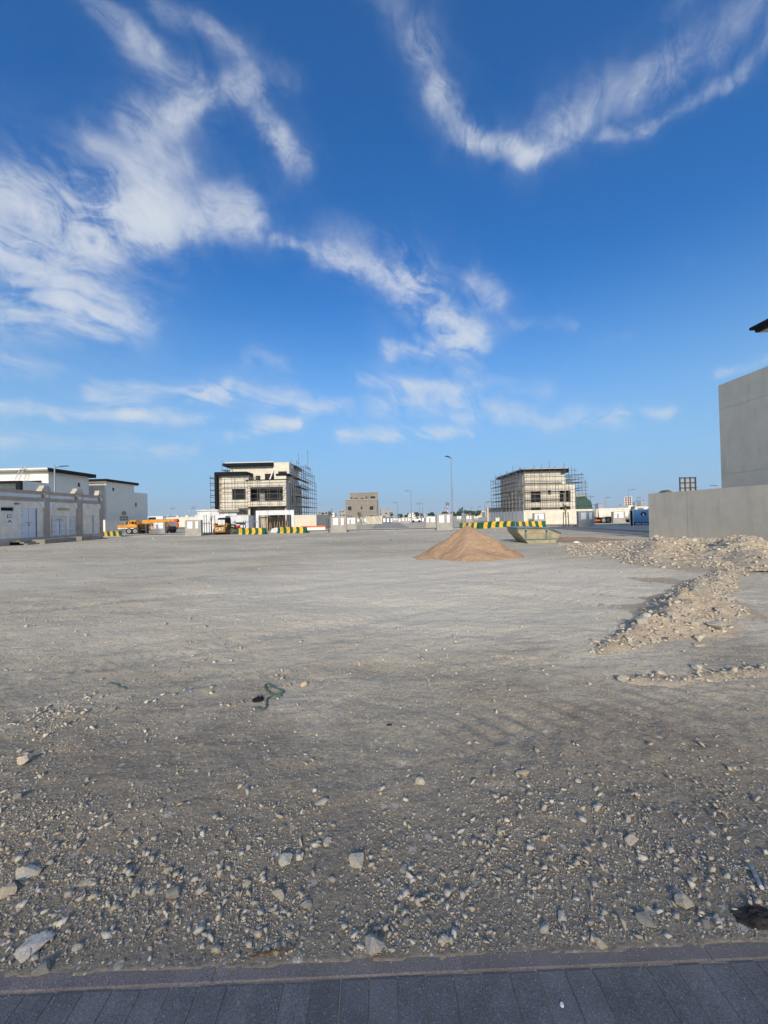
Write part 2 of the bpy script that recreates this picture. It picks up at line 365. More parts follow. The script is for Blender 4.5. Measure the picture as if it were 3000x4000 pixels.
def text(name, s, m, parent, loc, size, depth=.004, align='CENTER', rot=(R(90), 0, 0), sx=1.0):
    cu = bpy.data.curves.new('t', 'FONT'); cu.body = s; cu.size = size; cu.align_x = align; cu.align_y = 'CENTER'; cu.extrude = depth; cu.resolution_u = 2
    to = bpy.data.objects.new('t', cu); link(to); dg = bpy.context.evaluated_depsgraph_get(); dg.update()
    me = bpy.data.meshes.new_from_object(to.evaluated_get(dg)); bpy.data.objects.remove(to); bpy.data.curves.remove(cu)
    me.name = name; me.materials.clear(); me.materials.append(MATS[m])
    o = link(bpy.data.objects.new(name, me)); o.parent = parent; o.location = Vector(loc)-ORG.get(parent.name, Vector()); o.rotation_euler = rot; o.scale = (sx, 1, 1)
    return o
def shared(name, me, parent, loc, scale=(1, 1, 1), quat=None):
    o = link(bpy.data.objects.new(name, me)); o.parent = parent
    o.location = Vector(loc)-(ORG.get(parent.name, Vector()) if parent else Vector()); o.scale = scale
    if quat is not None: o.rotation_mode = 'QUATERNION'; o.rotation_quaternion = quat
    return o
def unit_mesh(mb, m):
    o = mb.build('u', m); me = o.data; bpy.data.objects.remove(o); return me

# ------------------------------------------------------------------ terrain height
def vn(x, y, seed=0):
    ix = np.floor(x); iy = np.floor(y); fx = x-ix; fy = y-iy
    fx = fx*fx*(3-2*fx); fy = fy*fy*(3-2*fy)
    def h(a, b):
        s = np.sin(a*127.1+b*311.7+seed*74.7)*43758.5453; return s-np.floor(s)
    return (h(ix,iy)*(1-fx)+h(ix+1,iy)*fx)*(1-fy)+(h(ix,iy+1)*(1-fx)+h(ix+1,iy+1)*fx)*fy
def fbm(x, y, s=1.0, o=4, seed=0):
    t = 0; a = .5
    for i in range(o): t = t+a*(vn(x*s, y*s, seed+i)-.5); s *= 2.07; a *= .5
    return t
def sst(a, b, x): t = np.clip((x-a)/(b-a), 0, 1); return t*t*(3-2*t)
KERB0, KSL = 1.458, .0186
def ground_h(x, y):
    x = np.asarray(x, float); y = np.asarray(y, float)
    near = 1-sst(18, 42, y)
    h = near*(fbm(x, y, .45, 3, 3)*.16+fbm(x, y, 2.3, 3, 9)*.035+fbm(x, y, 9, 2, 5)*.020)
    # tyre tread prints, pressed while damp
    u = (x-1.75)*.985+(y-3.05)*.17; vv = (y-3.05)*.985-(x-1.75)*.17
    tr = np.exp(-(vv/.42)**4)*np.exp(-(u/1.55)**4)
    h = h+tr*.020*(np.abs(((u*4.6+np.abs(vv)*2.4) % 1)-.5)*2-.5)*(0.5+vn(x*2, y*2, 40))
    for (tx, ty, l, wd, ang) in ((-2.2, 9, 9, .28, .35), (-1.0, 9.6, 9, .28, .35), (2.2, 8, 7, .25, -.5), (3.4, 8.6, 7, .25, -.5), (-6, 14, 12, .3, .1), (-6, 16, 12, .3, .1), (0.2, 4.2, 2.4, .22, .12), (-4.5, 7.2, 6, .26, -.28), (-4.2, 8.6, 6, .26, -.28), (1.0, 12.5, 9, .3, .55), (2.2, 11.6, 9, .3, .55), (-1.5, 5.6, 4, .2, .6)):
        a = (x-tx)*math.cos(ang)+(y-ty)*math.sin(ang); b = (y-ty)*math.cos(ang)-(x-tx)*math.sin(ang)+.25*np.sin(a*.4)
        h = h-.020*np.exp(-(b/wd)**4)*np.exp(-(a/l)**4)*(.65+.35*np.sin(a*38+np.sign(b)*2+6*fbm(x, y, .8, 2, 97)))
    ey = y-(KERB0+KSL*x)
    h = h*sst(-.02, .9, ey)+.006*fbm(x, y, 14, 2, 93)*sst(0, .05, ey)*near
    h = h+.0042-.10*(1-sst(-.034, -.012, ey+.035*fbm(x, y, 8, 3, 91)))
    return h
def seg_d(x, y, pts):
    best = np.full(np.shape(x), 1e9); bt = np.zeros(np.shape(x))
    for i in range(len(pts)-1):
        ax, ay, ah, aw = pts[i]; bx, by, bh, bw = pts[i+1]; L = (bx-ax)**2+(by-ay)**2
        t = np.clip(((x-ax)*(bx-ax)+(y-ay)*(by-ay))/L, 0, 1)
        d = np.hypot(x-ax-t*(bx-ax), y-ay-t*(by-ay))
        hh = ah+(bh-ah)*t; ww = aw+(bw-aw)*t
        v = d/ww; k = v < best
        best = np.where(k, v, best); bt = np.where(k, hh, bt)
    return best, bt
def G2(px, py): p = gnd(px, py); return p.x, p.y
ridge = [(*G2(2250, 2575), .02, .18), (*G2(2400, 2530), .09, .22), (*G2(2520, 2475), .15, .27), (*G2(2640, 2440), .23, .40), (*G2(2725, 2370), .28, .44), (*G2(2735, 2310), .20, .34), (*G2(2860, 2240), .10, .32), (10.0, 11.4, .08, .4)]
row = [(*G2(2180, 2650), .015, .18), (*G2(2400, 2665), .045, .16), (*G2(2560, 2660), .06, .18), (*G2(2760, 2650), .06, .17), (*G2(3000, 2635), .07, .18), (6.4, 3.9, .06, .2)]
def ridge_h(x, y):
    d, h = seg_d(x, y, ridge); d2, h2 = seg_d(x, y, row)
    n = 1+1.5*fbm(x, y, 2.6, 4, 21)
    a = h*np.exp(-(d*1.0)**2)*n; b = h2*np.exp(-(d2)**2)*n
    return np.maximum(a, b)-.03
def mound_h(x, y):
    cx = 13.4+.12*(y-15)
    u = (x-cx); v = y-15.6
    e = np.exp(-(np.abs(u)/4.6)**3.2)*np.exp(-(np.abs(v)/4.3)**3.0)
    fur = .5+.5*np.sin((u*.85-v*.55)*2.3+1.8*fbm(x, y, .5, 2, 33))
    h = e*(.26+.48*fur**1.5*sst(4.5, -3, v)+.6*fbm(x, y, .9, 4, 27)+.30*fbm(x, y, 3.5, 4, 29))
    tail = .20*np.exp(-(((x-10.9)/1.5)**2+((y-18.2)/1.3)**2))*(1+.8*fbm(x, y, 1.6, 3, 31))
    return np.maximum(h, tail)-.045
SPx, SPy = 3.35, 15.6
def pile_h(x, y):
    dx, dy = x-SPx, y-SPy
    r = np.hypot(dx, dy); a = np.arctan2(dy, dx)
    rr = r*(1+.10*np.sin(a*2+.6)+.07*np.sin(a*5+1))
    h = 1.34-.66*np.sqrt(rr*rr+.010)
    sh = np.maximum(.37-np.hypot((dx+1.30)*.85, (dy+.25)*1.0)*.46, .40-np.hypot((dx-1.25), (dy+.5))*.45)
    h = np.maximum(h, sh)
    toe = .10*np.exp(-((r-2.1)/.5)**2)
    gull = .14*fbm(a*1.6, r*.5, 1.3, 4, 51)*np.clip(r, 0, 1)+.24*fbm(x, y, 1.9, 6, 53)*np.clip(r*1.4, .15, 1)-.07*np.abs(fbm(x, y, 4.5, 3, 57))
    skirt = .075*np.exp(-(r/2.75)**6)*(.55+1.6*(fbm(x, y, 1.4, 4, 59)+.12))
    return np.maximum(h+gull+toe*.6, skirt)-.06
def total_h(x, y):
    return np.maximum.reduce([ground_h(x, y), ridge_h(x, y), mound_h(x, y), pile_h(x, y)])
def grid_obj(name, m, X, Y, Z, keep=None, label=None, cat=None, kind=None, smooth=True, group=None):
    ny, nx = X.shape
    idx = np.arange(nx*ny).reshape(ny, nx)
    q = np.stack([idx[:-1,:-1], idx[:-1,1:], idx[1:,1:], idx[1:,:-1]], -1).reshape(-1, 4)
    if keep is not None:
        k = keep.reshape(-1)[q].any(1); q = q[k]
    me = bpy.data.meshes.new(name); co = np.stack([X, Y, Z], -1).reshape(-1, 3).astype(np.float32)
    used = np.unique(q); remap = np.full(nx*ny, -1); remap[used] = np.arange(len(used)); q = remap[q]; co = co[used]
    org = np.array([co[:,0].mean(), co[:,1].mean(), 0]) if cat else np.zeros(3)
    co = co-org
    me.vertices.add(len(co)); me.vertices.foreach_set('co', co.astype(np.float32).ravel())
    me.loops.add(q.size); me.loops.foreach_set('vertex_index', q.ravel().astype(np.int32))
    me.polygons.add(len(q)); me.polygons.foreach_set('loop_start', np.arange(0, q.size, 4, dtype=np.int32)); me.polygons.foreach_set('loop_total', np.full(len(q), 4, np.int32))
    me.update(calc_edges=True); me.validate()
    me.polygons.foreach_set('use_smooth', np.full(len(q), smooth)); me.materials.append(MATS[m])
    o = link(bpy.data.objects.new(name, me)); o.location = org
    return tag(o, label, cat, group, kind)
# ------------------------------------------------------------------ ground sheet
ys = [-3000, -600, -120, -30, -12, -6, -3, -1, .4, 1.0, 1.25]
y = 1.36
while y < 3000:
    ys.append(y); y += max(.012, y*(.0062 if y < 9 else .013 if y < 45 else .10))
ys = np.array(ys+[3400]); u = np.linspace(-1, 1, 481)
half = np.where(ys > 1.2, 1.25*ys+4.2, np.maximum(5.7, 1.6*np.abs(ys)+5))
GX = u[None, :]*half[:, None]; GY = np.repeat(ys[:, None], len(u), 1)
GZ = np.where(GY < 1.3, -.095, ground_h(GX, GY))
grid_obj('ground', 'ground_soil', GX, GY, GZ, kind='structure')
def patch(fn, x0, x1, y0, y1, st):
    X, Y = np.meshgrid(np.arange(x0, x1, st), np.arange(y0, y1, st)); Z = fn(X, Y); return X, Y, Z, Z > ground_h(X, Y)-.03
X, Y, Z, K = patch(pile_h, SPx-3.4, SPx+3.2, SPy-3, SPy+3, .035)
grid_obj('sand_pile', 'pile_sand', X, Y, Z, K, 'conical orange-brown heap of building sand in front of the striped barriers', 'sand heap')
X, Y, Z, K = patch(ridge_h, 2.0, 12, 3.0, 12.6, .03)
grid_obj('soil_windrow', 'heap_soil', X, Y, Z, K, 'low curving ridge of bulldozed stony soil at right middle ground', 'soil ridge')
X, Y, Z, K = patch(mound_h, 5.5, 15.6, 10.0, 21.5, .05)
grid_obj('rubble_mound', 'heap_soil', X, Y, Z, K, 'broad furrowed mound of peach excavated rubble against the grey compound wall', 'rubble mound')
X, Y = np.meshgrid(np.arange(8.2, 14.2, .08), np.arange(20.8, 25.0, .08)); Z = .22*np.exp(-(((X-11.2)/1.9)**2+((Y-22.9)/1.0)**2))*(1+.8*fbm(X, Y, 1.5, 3, 61))-.03
grid_obj('sand_patch', 'brown_sand', X, Y, Z, Z > -.028, 'low spread of dark brown sand beside the skip', 'sand heap')

# ------------------------------------------------------------------ pavement, kerb, near road
ROT = math.atan(KSL)
pav = MB().box(-14, 14, -1.6, KERB0-.003, -.20, -.0048).build('pavement', 'joint_sand'); pav['kind'] = 'structure'; pav.rotation_euler.z = ROT; ORG[pav.name] = Vector()
KW = .056
def bevbox(w_, l_, h_, b_): return MB().box(0, w_, 0, l_, -h_, 0).build('u', 'paver', bevel=b_)
pm = []
for k in range(3):
    o = bevbox(.0978, .1982, .03, .0022); pm.append(o.data); bpy.data.objects.remove(o)
for r in range(4):
    for i in range(-34, 35):
        o = link(bpy.data.objects.new('paver', pm[(i+r) % 3])); o.parent = pav
        o.location = (i*.1005+.037+random.uniform(-.0006, .0006), KERB0-KW-.006-(r+1)*.2005, random.uniform(-.0012, .0008))
        o.rotation_euler = (random.uniform(-.003, .003), random.uniform(-.005, .005), random.uniform(-.004, .004))
ke = bevbox(.905, KW, .10, .004); km = ke.data; bpy.data.objects.remove(ke); km.materials[0] = MATS['kerb_pink']
kerb = MB().box(-14, 14, KERB0-KW, KERB0-.001, -.22, -.0026).build('kerb', 'joint_sand'); kerb['kind'] = 'structure'; kerb.rotation_euler.z = ROT
for i in range(-5, 6):
    o = link(bpy.data.objects.new('kerb_stone', km)); o.parent = kerb; o.location = (.285+i*.909, KERB0-KW, .003+random.uniform(-.001, .001))
rd = MB().box(-120, 120, -9, -1.75, -.2, -.085).build('near_road', 'asphalt'); rd['kind'] = 'structure'
# unseen wall added behind the viewer to cast shade over the foreground
shade_wall = thing('compound_wall', 'unseen cream plaster wall added behind the viewer to shade the pavement', 'wall', (0, -10.5, 0))
for (a, b, h) in ((-40, -9, 4.35), (-9, -2.6, 4.7), (-2.6, 6.5, 4.9), (6.5, 40, 4.6)):
    box('wall_bay', 'cream', shade_wall, a+.002, b-.002, -10.7, -10.4, -.1, h)
    box('coping', 'taupe', shade_wall, a-.03, b+.03, -10.76, -10.34, h+.002, h+.1)

# ------------------------------------------------------------------ cross street and far paving
def flat(name, m, x0, x1, y0, y1, z0, z1): o = MB().box(x0, x1, y0, y1, z0, z1).build(name, m); o['kind'] = 'structure'; return o
flat('cross_street', 'asphalt', -90, 90, 45.2, 50.8, -.05, .022)
for i, (y0, y1) in enumerate(((44.95, 45.198), (50.802, 51.05))):
    k = MB().box(-90, 90, y0, y1, -.1, .10).build('street_kerb', 'kerb_grey'); k['kind'] = 'structure'
flat('side_street', 'dusty_road', -1.8, 3.6, 51.06, 260, -.05, .018)
flat('right_street', 'asphalt', 17.4, 21.2, 24.5, 44.9, -.05, .020)

# ================================================================== LEFT: compound wall with doors
def zl(x, y): return (x*.3617, 1760+y*.3617)          # read-off frame of the left block
WX = gnd(397, 2103).x                                   # plane of the long wall facing +X
def ly(x, y=700):                                       # distance along that wall for a photo column
    d = ray(*zl(x, y)); return d.y*(WX/d.x)
def lz(x, y): d = ray(*zl(x, y)); return EYE+d.z*(WX/d.x)
lw = thing('compound_wall', 'long beige compound wall with taupe pillars, white metal doors and stepped caps', 'wall', (WX, 34, 0))
yE = ly(1100); y0 = 14.0
zp = lz(300, 430); z1 = lz(300, 463); z2 = lz(300, 505); z3 = lz(300, 545)
zb = lz(1000, 898)
T = .35
def lbox(name, m, y0_, y1_, z0_, z1_, out, back=T, parent=None, bevel=0, label=None): return box(name, m, parent or lw, WX-back, WX+out, y0_, y1_, z0_, z1_, bevel, label)
pil = [(ly(470), ly(527)), (ly(825), ly(882)), (ly(1076), yE)]
bays = [(y0, pil[0][0]), (pil[0][1], pil[1][0]), (pil[1][1], pil[2][0])]
dz0, dz1 = lz(310, 940), lz(310, 622)
dy0, dy1 = ly(232), ly(396)
gy0, gy1, gz1 = ly(552), ly(722), lz(640, 712)
wy0, wy1 = ly(752), ly(828)
sy0, sy1 = ly(994), ly(1014)
vy0, vy1, vz0, vz1 = ly(10), ly(152), lz(80, 660), lz(80, 604)
holes = [[(dy0, dy1, zb-.1, dz1), (vy0, vy1, vz0, vz1)], [(gy0, gy1, zb-.1, gz1), (wy0, wy1-.05, zb-.1, gz1)], [(sy0, sy1, lz(1004, 890), lz(1004, 700))]]
for (a, b), hh in zip(bays, holes):
    MB().holed(a+.002, b-.002, zb, z3-.002, WX-T, WX, hh, 'x').build('wall_bay', 'beige_wall', lw)
    lbox('lower_band', 'taupe', a+.002, b-.002, z3, z2, .05)
    lbox('frieze_panel', 'frieze', a+.15, b-.15, z2+.002, z1-.002, -.03)
    lbox('upper_band', 'taupe', a+.002, b-.002, z1, zp, .06)
    for yy in (a+.16, b-.16):
        s = 1 if yy < (a+b)/2 else -1
        MB().prism([(yy-.16*s, z3-.004), (yy+.42*s, z3-.004), (yy+.36*s, z3-.12), (yy+.16*s, z3-.16), (yy+.10*s, z3-.38), (yy-.02*s, z3-.55), (yy-.16*s, z3-.55)], 'x', WX+.002, WX+.09).build('corner_bracket', 'white_metal', lw)
for (a, b) in pil:
    lbox('pillar', 'taupe', a, b, -.1, z2, .12)
    lbox('pillar_top', 'taupe', a, b, z2+.002, zp+.02, .12)
    cw = b-a; lbox('pillar_panel', 'frieze', a+cw*.25, b-cw*.25, z2+.05, z1+.0, .135)
    for i, k in enumerate((1.0, .72, .45)):
        g = (1-k)*cw*.9
        lbox('cap_step', 'plinth', a-.30+g*.9, b+.10-g*.5, zp+.022+i*.17, zp+.190+i*.17, .14-.01*i)
lbox('plinth_course', 'plinth', y0, yE, -.12, zb-.002, .10)
def louvre(parent, y_0, y_1, z_0, z_1, n, m='white_metal', x=-.05):
    """slatted metal leaf: dark backing, rails, upright slats"""
    lbox('backing', 'glass_dark', y_0, y_1, z_0, z_1, x-.06, back=-x+.10, parent=parent)
    st = (y_1-y_0)/n
    for i in range(n+1):
        yy = y_0+i*st; lbox('slat', m, max(y_0, yy-st*.26), min(y_1, yy+st*.26), z_0, z_1, x, back=-x+.05, parent=parent)
    for zz in (z_0, z_0+(z_1-z_0)*.33, z_0+(z_1-z_0)*.66, z_1): lbox('rail', m, y_0-.03, y_1+.03, zz-.05, zz+.05, x+.02, back=-x+.045, parent=parent)
dr = lbox('door', 'pale_blue_metal', dy0, dy1, dz0, dz1, -.06, back=.12)
ym = (dy0+dy1)/2
lbox('door_frame', 'pale_blue_metal', dy0-.07, dy0, dz0, dz1+.07, .03, back=.1, parent=dr); lbox('door_frame', 'pale_blue_metal', dy1, dy1+.07, dz0, dz1+.07, .03, back=.1, parent=dr)
lbox('leaf_gap', 'black_trim', ym-.008, ym+.008, dz0, dz1, -.055, back=.07, parent=dr)
for zz in (.15, .45, .75, .88):
    for yy in (dy0+.02, dy1-.02): lbox('hinge', 'galv', yy-.035, yy+.035, dz0+(dz1-dz0)*zz-.06, dz0+(dz1-dz0)*zz+.06, .05, back=-.032, parent=dr)
lbox('padlock', 'galv', ym-.07, ym+.07, dz0+1.0, dz0+1.2, -.01, back=.06, parent=dr); lbox('latch', 'galv', ym-.3, ym+.25, dz0+1.28, dz0+1.34, -.02, back=.06, parent=dr)
gt = lbox('gate', 'white_metal', gy0, gy1, zb-.08, gz1, -.14, back=.2, label='white metal double gate with upright slots')
gm = (gy0+gy1)/2
louvre(gt, gy0+.2, gm-.18, zb+.15, gz1-.15, 8); louvre(gt, gm+.18, gy1-.2, zb+.15, gz1-.15, 8)
lbox('bolt', 'galv', gm-.3, gm+.35, zb+1.45, zb+1.52, 0, back=.06, parent=gt)
wk = lbox('gate', 'white_metal', wy0, wy1-.06, zb-.08, gz1, -.14, back=.2, label='narrow white wicket gate with posters')
louvre(wk, wy0+.15, wy1-.25, zb+.15, zb+1.6, 5)
for (yy, zz, m_) in ((.2, 2.05, 'paint_red'), (.62, 2.05, 'red_plastic'), (.2, 2.5, 'green'), (.62, 2.5, 'brown_panel')): lbox('poster', m_, wy0+yy, wy0+yy+.36, zb+zz, zb+zz+.38, -.03, back=.06, parent=wk)
vt = lbox('vent', 'white_metal', vy0, vy1, vz0, vz1, -.12, back=.2)
for i in range(10):
    yy = vy0+(i+.5)*(vy1-vy0)/10; lbox('slot', 'glass_dark', yy-.09, yy+.09, vz0+.08, vz1-.08, -.10, back=.11, parent=vt)
sl_ = lbox('slot_window', 'pale_blue_metal', sy0, sy1, lz(1004, 890), lz(1004, 700), -.14, back=.2)
for i in range(3): lbox('pane', 'glass_dark', sy0+.08, sy1-.08, lz(1004, 885)+i*.98, lz(1004, 885)+i*.98+.86, -.12, back=.13, parent=sl_)
lp = lbox('strip_lamp', 'wood', ly(625), ly(738), lz(680, 640), lz(680, 626), .16, back=-.06)
lbox('lamp_bracket', 'galv', ly(612), ly(748), lz(680, 635), lz(680, 630), .06, back=-.002, parent=lp)
lbox('wall_light', 'sign_back', ly(155), ly(188), lz(172, 580), lz(172, 570), .2, back=-.002)
# notices on the wall
p1 = lbox('notice', 'sign_navy', ly(78), ly(123), lz(100, 727), lz(100, 691), .03, back=-.002, label='small framed notice')
lbox('sheet', 'paper', ly(83), ly(118), lz(100, 722), lz(100, 696), .036, back=-.031, parent=p1)
lbox('emblem', 'sign_navy', ly(95), ly(107), lz(100, 713), lz(100, 705), .039, back=-.037, parent=p1)
p2 = lbox('notice', 'paper', ly(64), ly(134), lz(100, 796), lz(100, 744), .03, back=-.002, label='white company board with dark swoosh emblem')
lbox('lettering', 'sign_navy', ly(74), ly(129), lz(100, 775), lz(100, 768), .034, back=-.031, parent=p2)
MB().prism([(ly(80), lz(100, 767)), (ly(94), lz(100, 753)), (ly(103), lz(100, 749)), (ly(112), lz(100, 756)), (ly(122), lz(100, 767)), (ly(106), lz(100, 760)), (ly(98), lz(100, 764))], 'x', WX+.031, WX+.035).build('emblem', 'sign_navy', p2)
# entrance ramps and steps in front
rp = thing('entrance_step', 'low concrete steps and ramp at the foot of the left compound wall', 'steps', (WX+.8, ly(400), 0))
box('ramp_block', 'concrete', rp, WX+.102, WX+2.0, ly(225), ly(590), -.1, zb-.18)
for i in range(3): box('step', 'concrete', rp, WX+.102, WX+.9+.33*(2-i), ly(90), ly(225)-.004, -.1+i*.0, (zb-.18)*(i+1)/3)
rp2 = thing('entrance_step', 'concrete ramp beside the far end of the left compound wall', 'steps', (WX+.8, ly(900), 0))
MB().prism([(ly(700), -.1), (ly(700), zb-.15), (ly(830), zb-.15), (ly(1000), .05), (ly(1000), -.1)], 'x', WX+.125, WX+1.6).build('ramp', 'concrete', rp2)

# ------------------------------------------------------------------ white villas behind it
VX = -45.0
def vy(px, py=1950): d = ray(px, py); return d.y*(VX/d.x)
def vz(px, py): d = ray(px, py); return EYE+d.z*(VX/d.x)
def win(parent, x0, x1, y0, y1, z0, z1, frame='black_trim', pane='glass_dark', axis='y', d=.12):
    """frame set in an opening + pane; axis y: faces -Y at plane y0 ; axis x: faces +X at plane x1"""
    if axis == 'y':
        f = MB().holed(x0, x1, z0, z1, y0+d, y0+d+.08, [(x0+.07, x1-.07, z0+.07, z1-.07)], 'y').build('window', frame, parent)
        box('pane', pane, f, x0+.06, x1-.06, y0+d+.03, y0+d+.05, z0+.06, z1-.06)
    else:
        f = MB().holed(y0, y1, z0, z1, x1-d-.08, x1-d, [(y0+.07, y1-.07, z0+.07, z1-.07)], 'x').build('window', frame, parent)
        box('pane', pane, f, x1-d-.05, x1-d-.03, y0+.06, y1-.06, z0+.06, z1-.06)
    return f
va = thing('villa', 'white two-storey villa with black roof edge and a ladder leaning on it', 'villa', (VX-5, 55, 0))
ya0, ya1, ya2 = vy(81), vy(190), vy(347); ht = vz(190, 1842); hl = vz(81, 1877)
w1 = (vy(305), vy(315), vz(310, 1902), vz(310, 1886))
MB().holed(ya1, ya2, -.1, ht, VX-.3, VX, [w1], 'x').build('side_wall', 'white_plaster', va); win(va, 0, VX, w1[0], w1[1], w1[2], w1[3], axis='x')
fw = (VX-4.0, VX-.9, vz(170, 1886), vz(170, 1874))
MB().holed(VX-16, VX-.302, -.1, ht, ya1, ya1+.3, [fw], 'y').build('front_wall', 'white_plaster', va); win(va, fw[0], fw[1], ya1, 0, fw[2], fw[3])
box('rear_wall', 'white_plaster', va, VX-16, VX-.302, ya2-.3, ya2, -.1, ht)
rf = box('roof', 'concrete', va, VX-17, VX+.55, ya1-.7, ya2+.6, ht+.002, ht+.22, label='unpainted concrete roof slab')
box('fascia', 'black_trim', rf, VX+.552, VX+.65, ya1-.7, ya2+.65, ht-.10, ht+.42); box('fascia', 'black_trim', rf, VX-16, VX+.65, ya2+.602, ya2+.70, ht-.10, ht+.42)
box('parapet', 'white_plaster', rf, VX-17, VX+.3, ya1-.5, ya1-.2, ht+.222, ht+.45)
lwg = MB().holed(ya0+.302, ya1-.002, -.1, hl, VX-.25, VX, [], 'x').build('side_wall', 'white_plaster', va)
MB().holed(VX-10, VX, -.1, hl, ya0, ya0+.3, [(VX-9.6, VX-.62, hl-2.6, hl-.35)], 'y').build('balcony_frame', 'black_trim', va)
box('balcony_wall', 'cream', va, VX-9.6, VX-.5, ya0+2.2, ya0+2.4, -.1, hl-.3)
box('balcony_roof', 'white_plaster', va, VX-10, VX-.252, ya0+.302, ya1-.004, hl-.25, hl-.05)
for i in range(3): MB().cyl((VX-12+i*3.2, ya1+1+i, ht+.2), (VX-11+i*3.2, ya1+1.2+i, ht+.42), .5, .35, 8).build('rubble_bag', 'concrete', rf)
ld = thing('ladder', 'thin metal ladder leaning against the roof of the white villa', 'ladder', at(58, 1876, ya1-.95))
a, b = at(57, 1875, ya1-1.1), at(86, 1816, ya1-.72)
for k in (0, .55): MB().cyl(a+Vector((k, 0, 0)), b+Vector((k, 0, 0)), .05, n=5).build('rail', 'sheet_metal', ld)
for i in range(1, 9):
    p = a.lerp(b, i/9); MB().cyl(p, p+Vector((.55, 0, 0)), .035, n=5).build('rung', 'sheet_metal', ld)
vb = thing('villa', 'white villa with stepped roofline and two small dark windows behind the crane', 'villa', (VX-4, 66, 0))
yb0, yb1, yb2 = vy(416), vy(524), vy(576); hb1 = vz(416, 1882); hb2 = vz(540, 1925)
q1 = (vy(439.5), vy(447.5), vz(443, 1918), vz(443, 1905)); q2 = (vy(528), vy(535), vz(531, 1979), vz(531, 1964))
MB().holed(yb0, yb1, -.1, hb1, VX-.3, VX, [q1], 'x').build('side_wall', 'white_plaster', vb); win(vb, 0, VX, *q1[:2], *q1[2:], axis='x')
MB().holed(yb1+.002, yb2, -.1, hb2, VX-.3, VX, [q2], 'x').build('side_wall', 'white_plaster', vb); win(vb, 0, VX, *q2[:2], *q2[2:], axis='x')
box('front_wall', 'cream', vb, VX-9, VX-.302, yb0, yb0+.3, -.1, hb1); box('rear_wall', 'white_plaster', vb, VX-9, VX-.302, yb2-.3, yb2, -.1, hb2)
box('rear_wall', 'white_plaster', vb, VX-9, VX-.302, yb1-.3, yb1, hb2, hb1)
rf = box('roof', 'black_trim', vb, VX-10, VX+.45, yb0-.6, yb1+.7, hb1+.002, hb1+.42); box('ceiling_soffit', 'white_plaster', rf, VX-9.9, VX+.35, yb0-.5, yb1+.6, hb1-.09, hb1-.002+.003)
box('low_roof', 'white_plaster', vb, VX-9, VX-.31, yb1+.01, yb2-.31, hb2-.3, hb2-.1)
gw = thing('garden_wall', 'plain grey-white boundary wall running behind the yellow crane', 'wall', (VX+2.5, 66, 0))
box('wall_face', 'white_plaster', gw, VX+2.2, VX+2.5, 58.5, 79, -.1, 2.05); box('coping', 'white_plaster', gw, VX+2.15, VX+2.55, 58.45, 79.05, 2.052, 2.13)

# ================================================================== lamp posts
def lamp_post(px, py_top, Y, label, side, arm=1.4, base_py=None, z0=0.0, sc_=1.0, yaw=0.0):
    p = at(px, py_top, Y); h = p.z; X = p.x
    t = thing('street_lamp', label, 'street lamp', (X, Y, z0), 'street lamps along the plots')
    r = .085*max(1, sc_)
    MB().cyl((X, Y, z0), (X, Y, z0+1.2), r*1.25, r*1.2, 10).build('pole_base', 'galv', t)
    MB().cyl((X, Y, z0+1.2), (X, Y, h), r, r*.72, 10).build('pole', 'galv', t)
    d = Vector((side*math.cos(yaw), -math.sin(yaw), 0)); e = Vector((X, Y, h-.25))
    MB().cyl(e, e+d*arm*.45+Vector((0, 0, .06)), r*.55, n=6).build('arm', 'galv', t)
    a0 = e+d*arm*.40+Vector((0, 0, .06)); a1 = e+d*arm+Vector((0, 0, .10)); n = Vector((-d.y, d.x, 0))*(.17*max(1, sc_))
    b = MB(); vs = [a0-n*.5, a0+n*.5, a1+n, a1-n]; up = Vector((0, 0, .09*max(1, sc_)))
    b.add(vs+[v+up*(1 if i < 2 else .6) for i, v in enumerate(vs)], [(0,1,2,3),(4,7,6,5),(0,4,5,1),(1,5,6,2),(2,6,7,3),(3,7,4,0)]).build('lamp_head', 'sign_back', t)
    return t
lamp_post(1762, 1782, 46.6, 'tall grey street lamp beside the concrete meter wall and the sand heap', -1, 1.3, yaw=.9)
lamp_post(213, 1817, 43.5, 'street lamp rising behind the left compound wall', 1, 1.55)
FAR_L = [(1605, 1915, 88, 'tall street lamp at the side street beyond the stone lattice wall', -1), (1553, 1962, 140, 'far thin street lamp right of the half-built block', -1),
 (1640, 1967, 150, 'left one of two far street lamps close together', -1), (1651, 1963, 140, 'right one of two far street lamps close together', -1),
 (1894, 1961, 138, 'far street lamp left of the netted white villa', 1), (1923, 1957, 120, 'far street lamp just beside the scaffolded cream villa', -1),
 (2364, 1942, 125, 'street lamp above the tipper truck', 1), (2456, 1910, 85, 'street lamp rising behind the brown hoarding', 1), (2503, 1943, 150, 'far street lamp in front of the distant towers', -1),
 (2809, 1893, 66, 'street lamp top showing over the grey compound wall', -1), (663, 1984, 120, 'far street lamp left of the cream far wall', 1), (741, 1986, 130, 'far street lamp over the cream far wall', 1),
 (770, 1979, 118, 'far street lamp beside the white site wall', -1), (1735, 1982, 230, 'tiny far street lamp by the telecom mast', 1), (1838, 1982, 240, 'tiny far street lamp above the far trees', 1), (1868, 1979, 230, 'tiny far street lamp above the far cream houses', 1), (2118+362, 1955, 170, 'far mast-like street lamp between hoarding and towers', 1)]
for px, py, Y, lab, sd in FAR_L: lamp_post(px, py, Y, lab, sd, 1.5, sc_=Y/75)
mm = at(1748, 1963, 330); mt = thing('telecom_mast', 'thin red and white telecom mast far behind the tall lamp', 'mast', (mm.x, 330, 0))
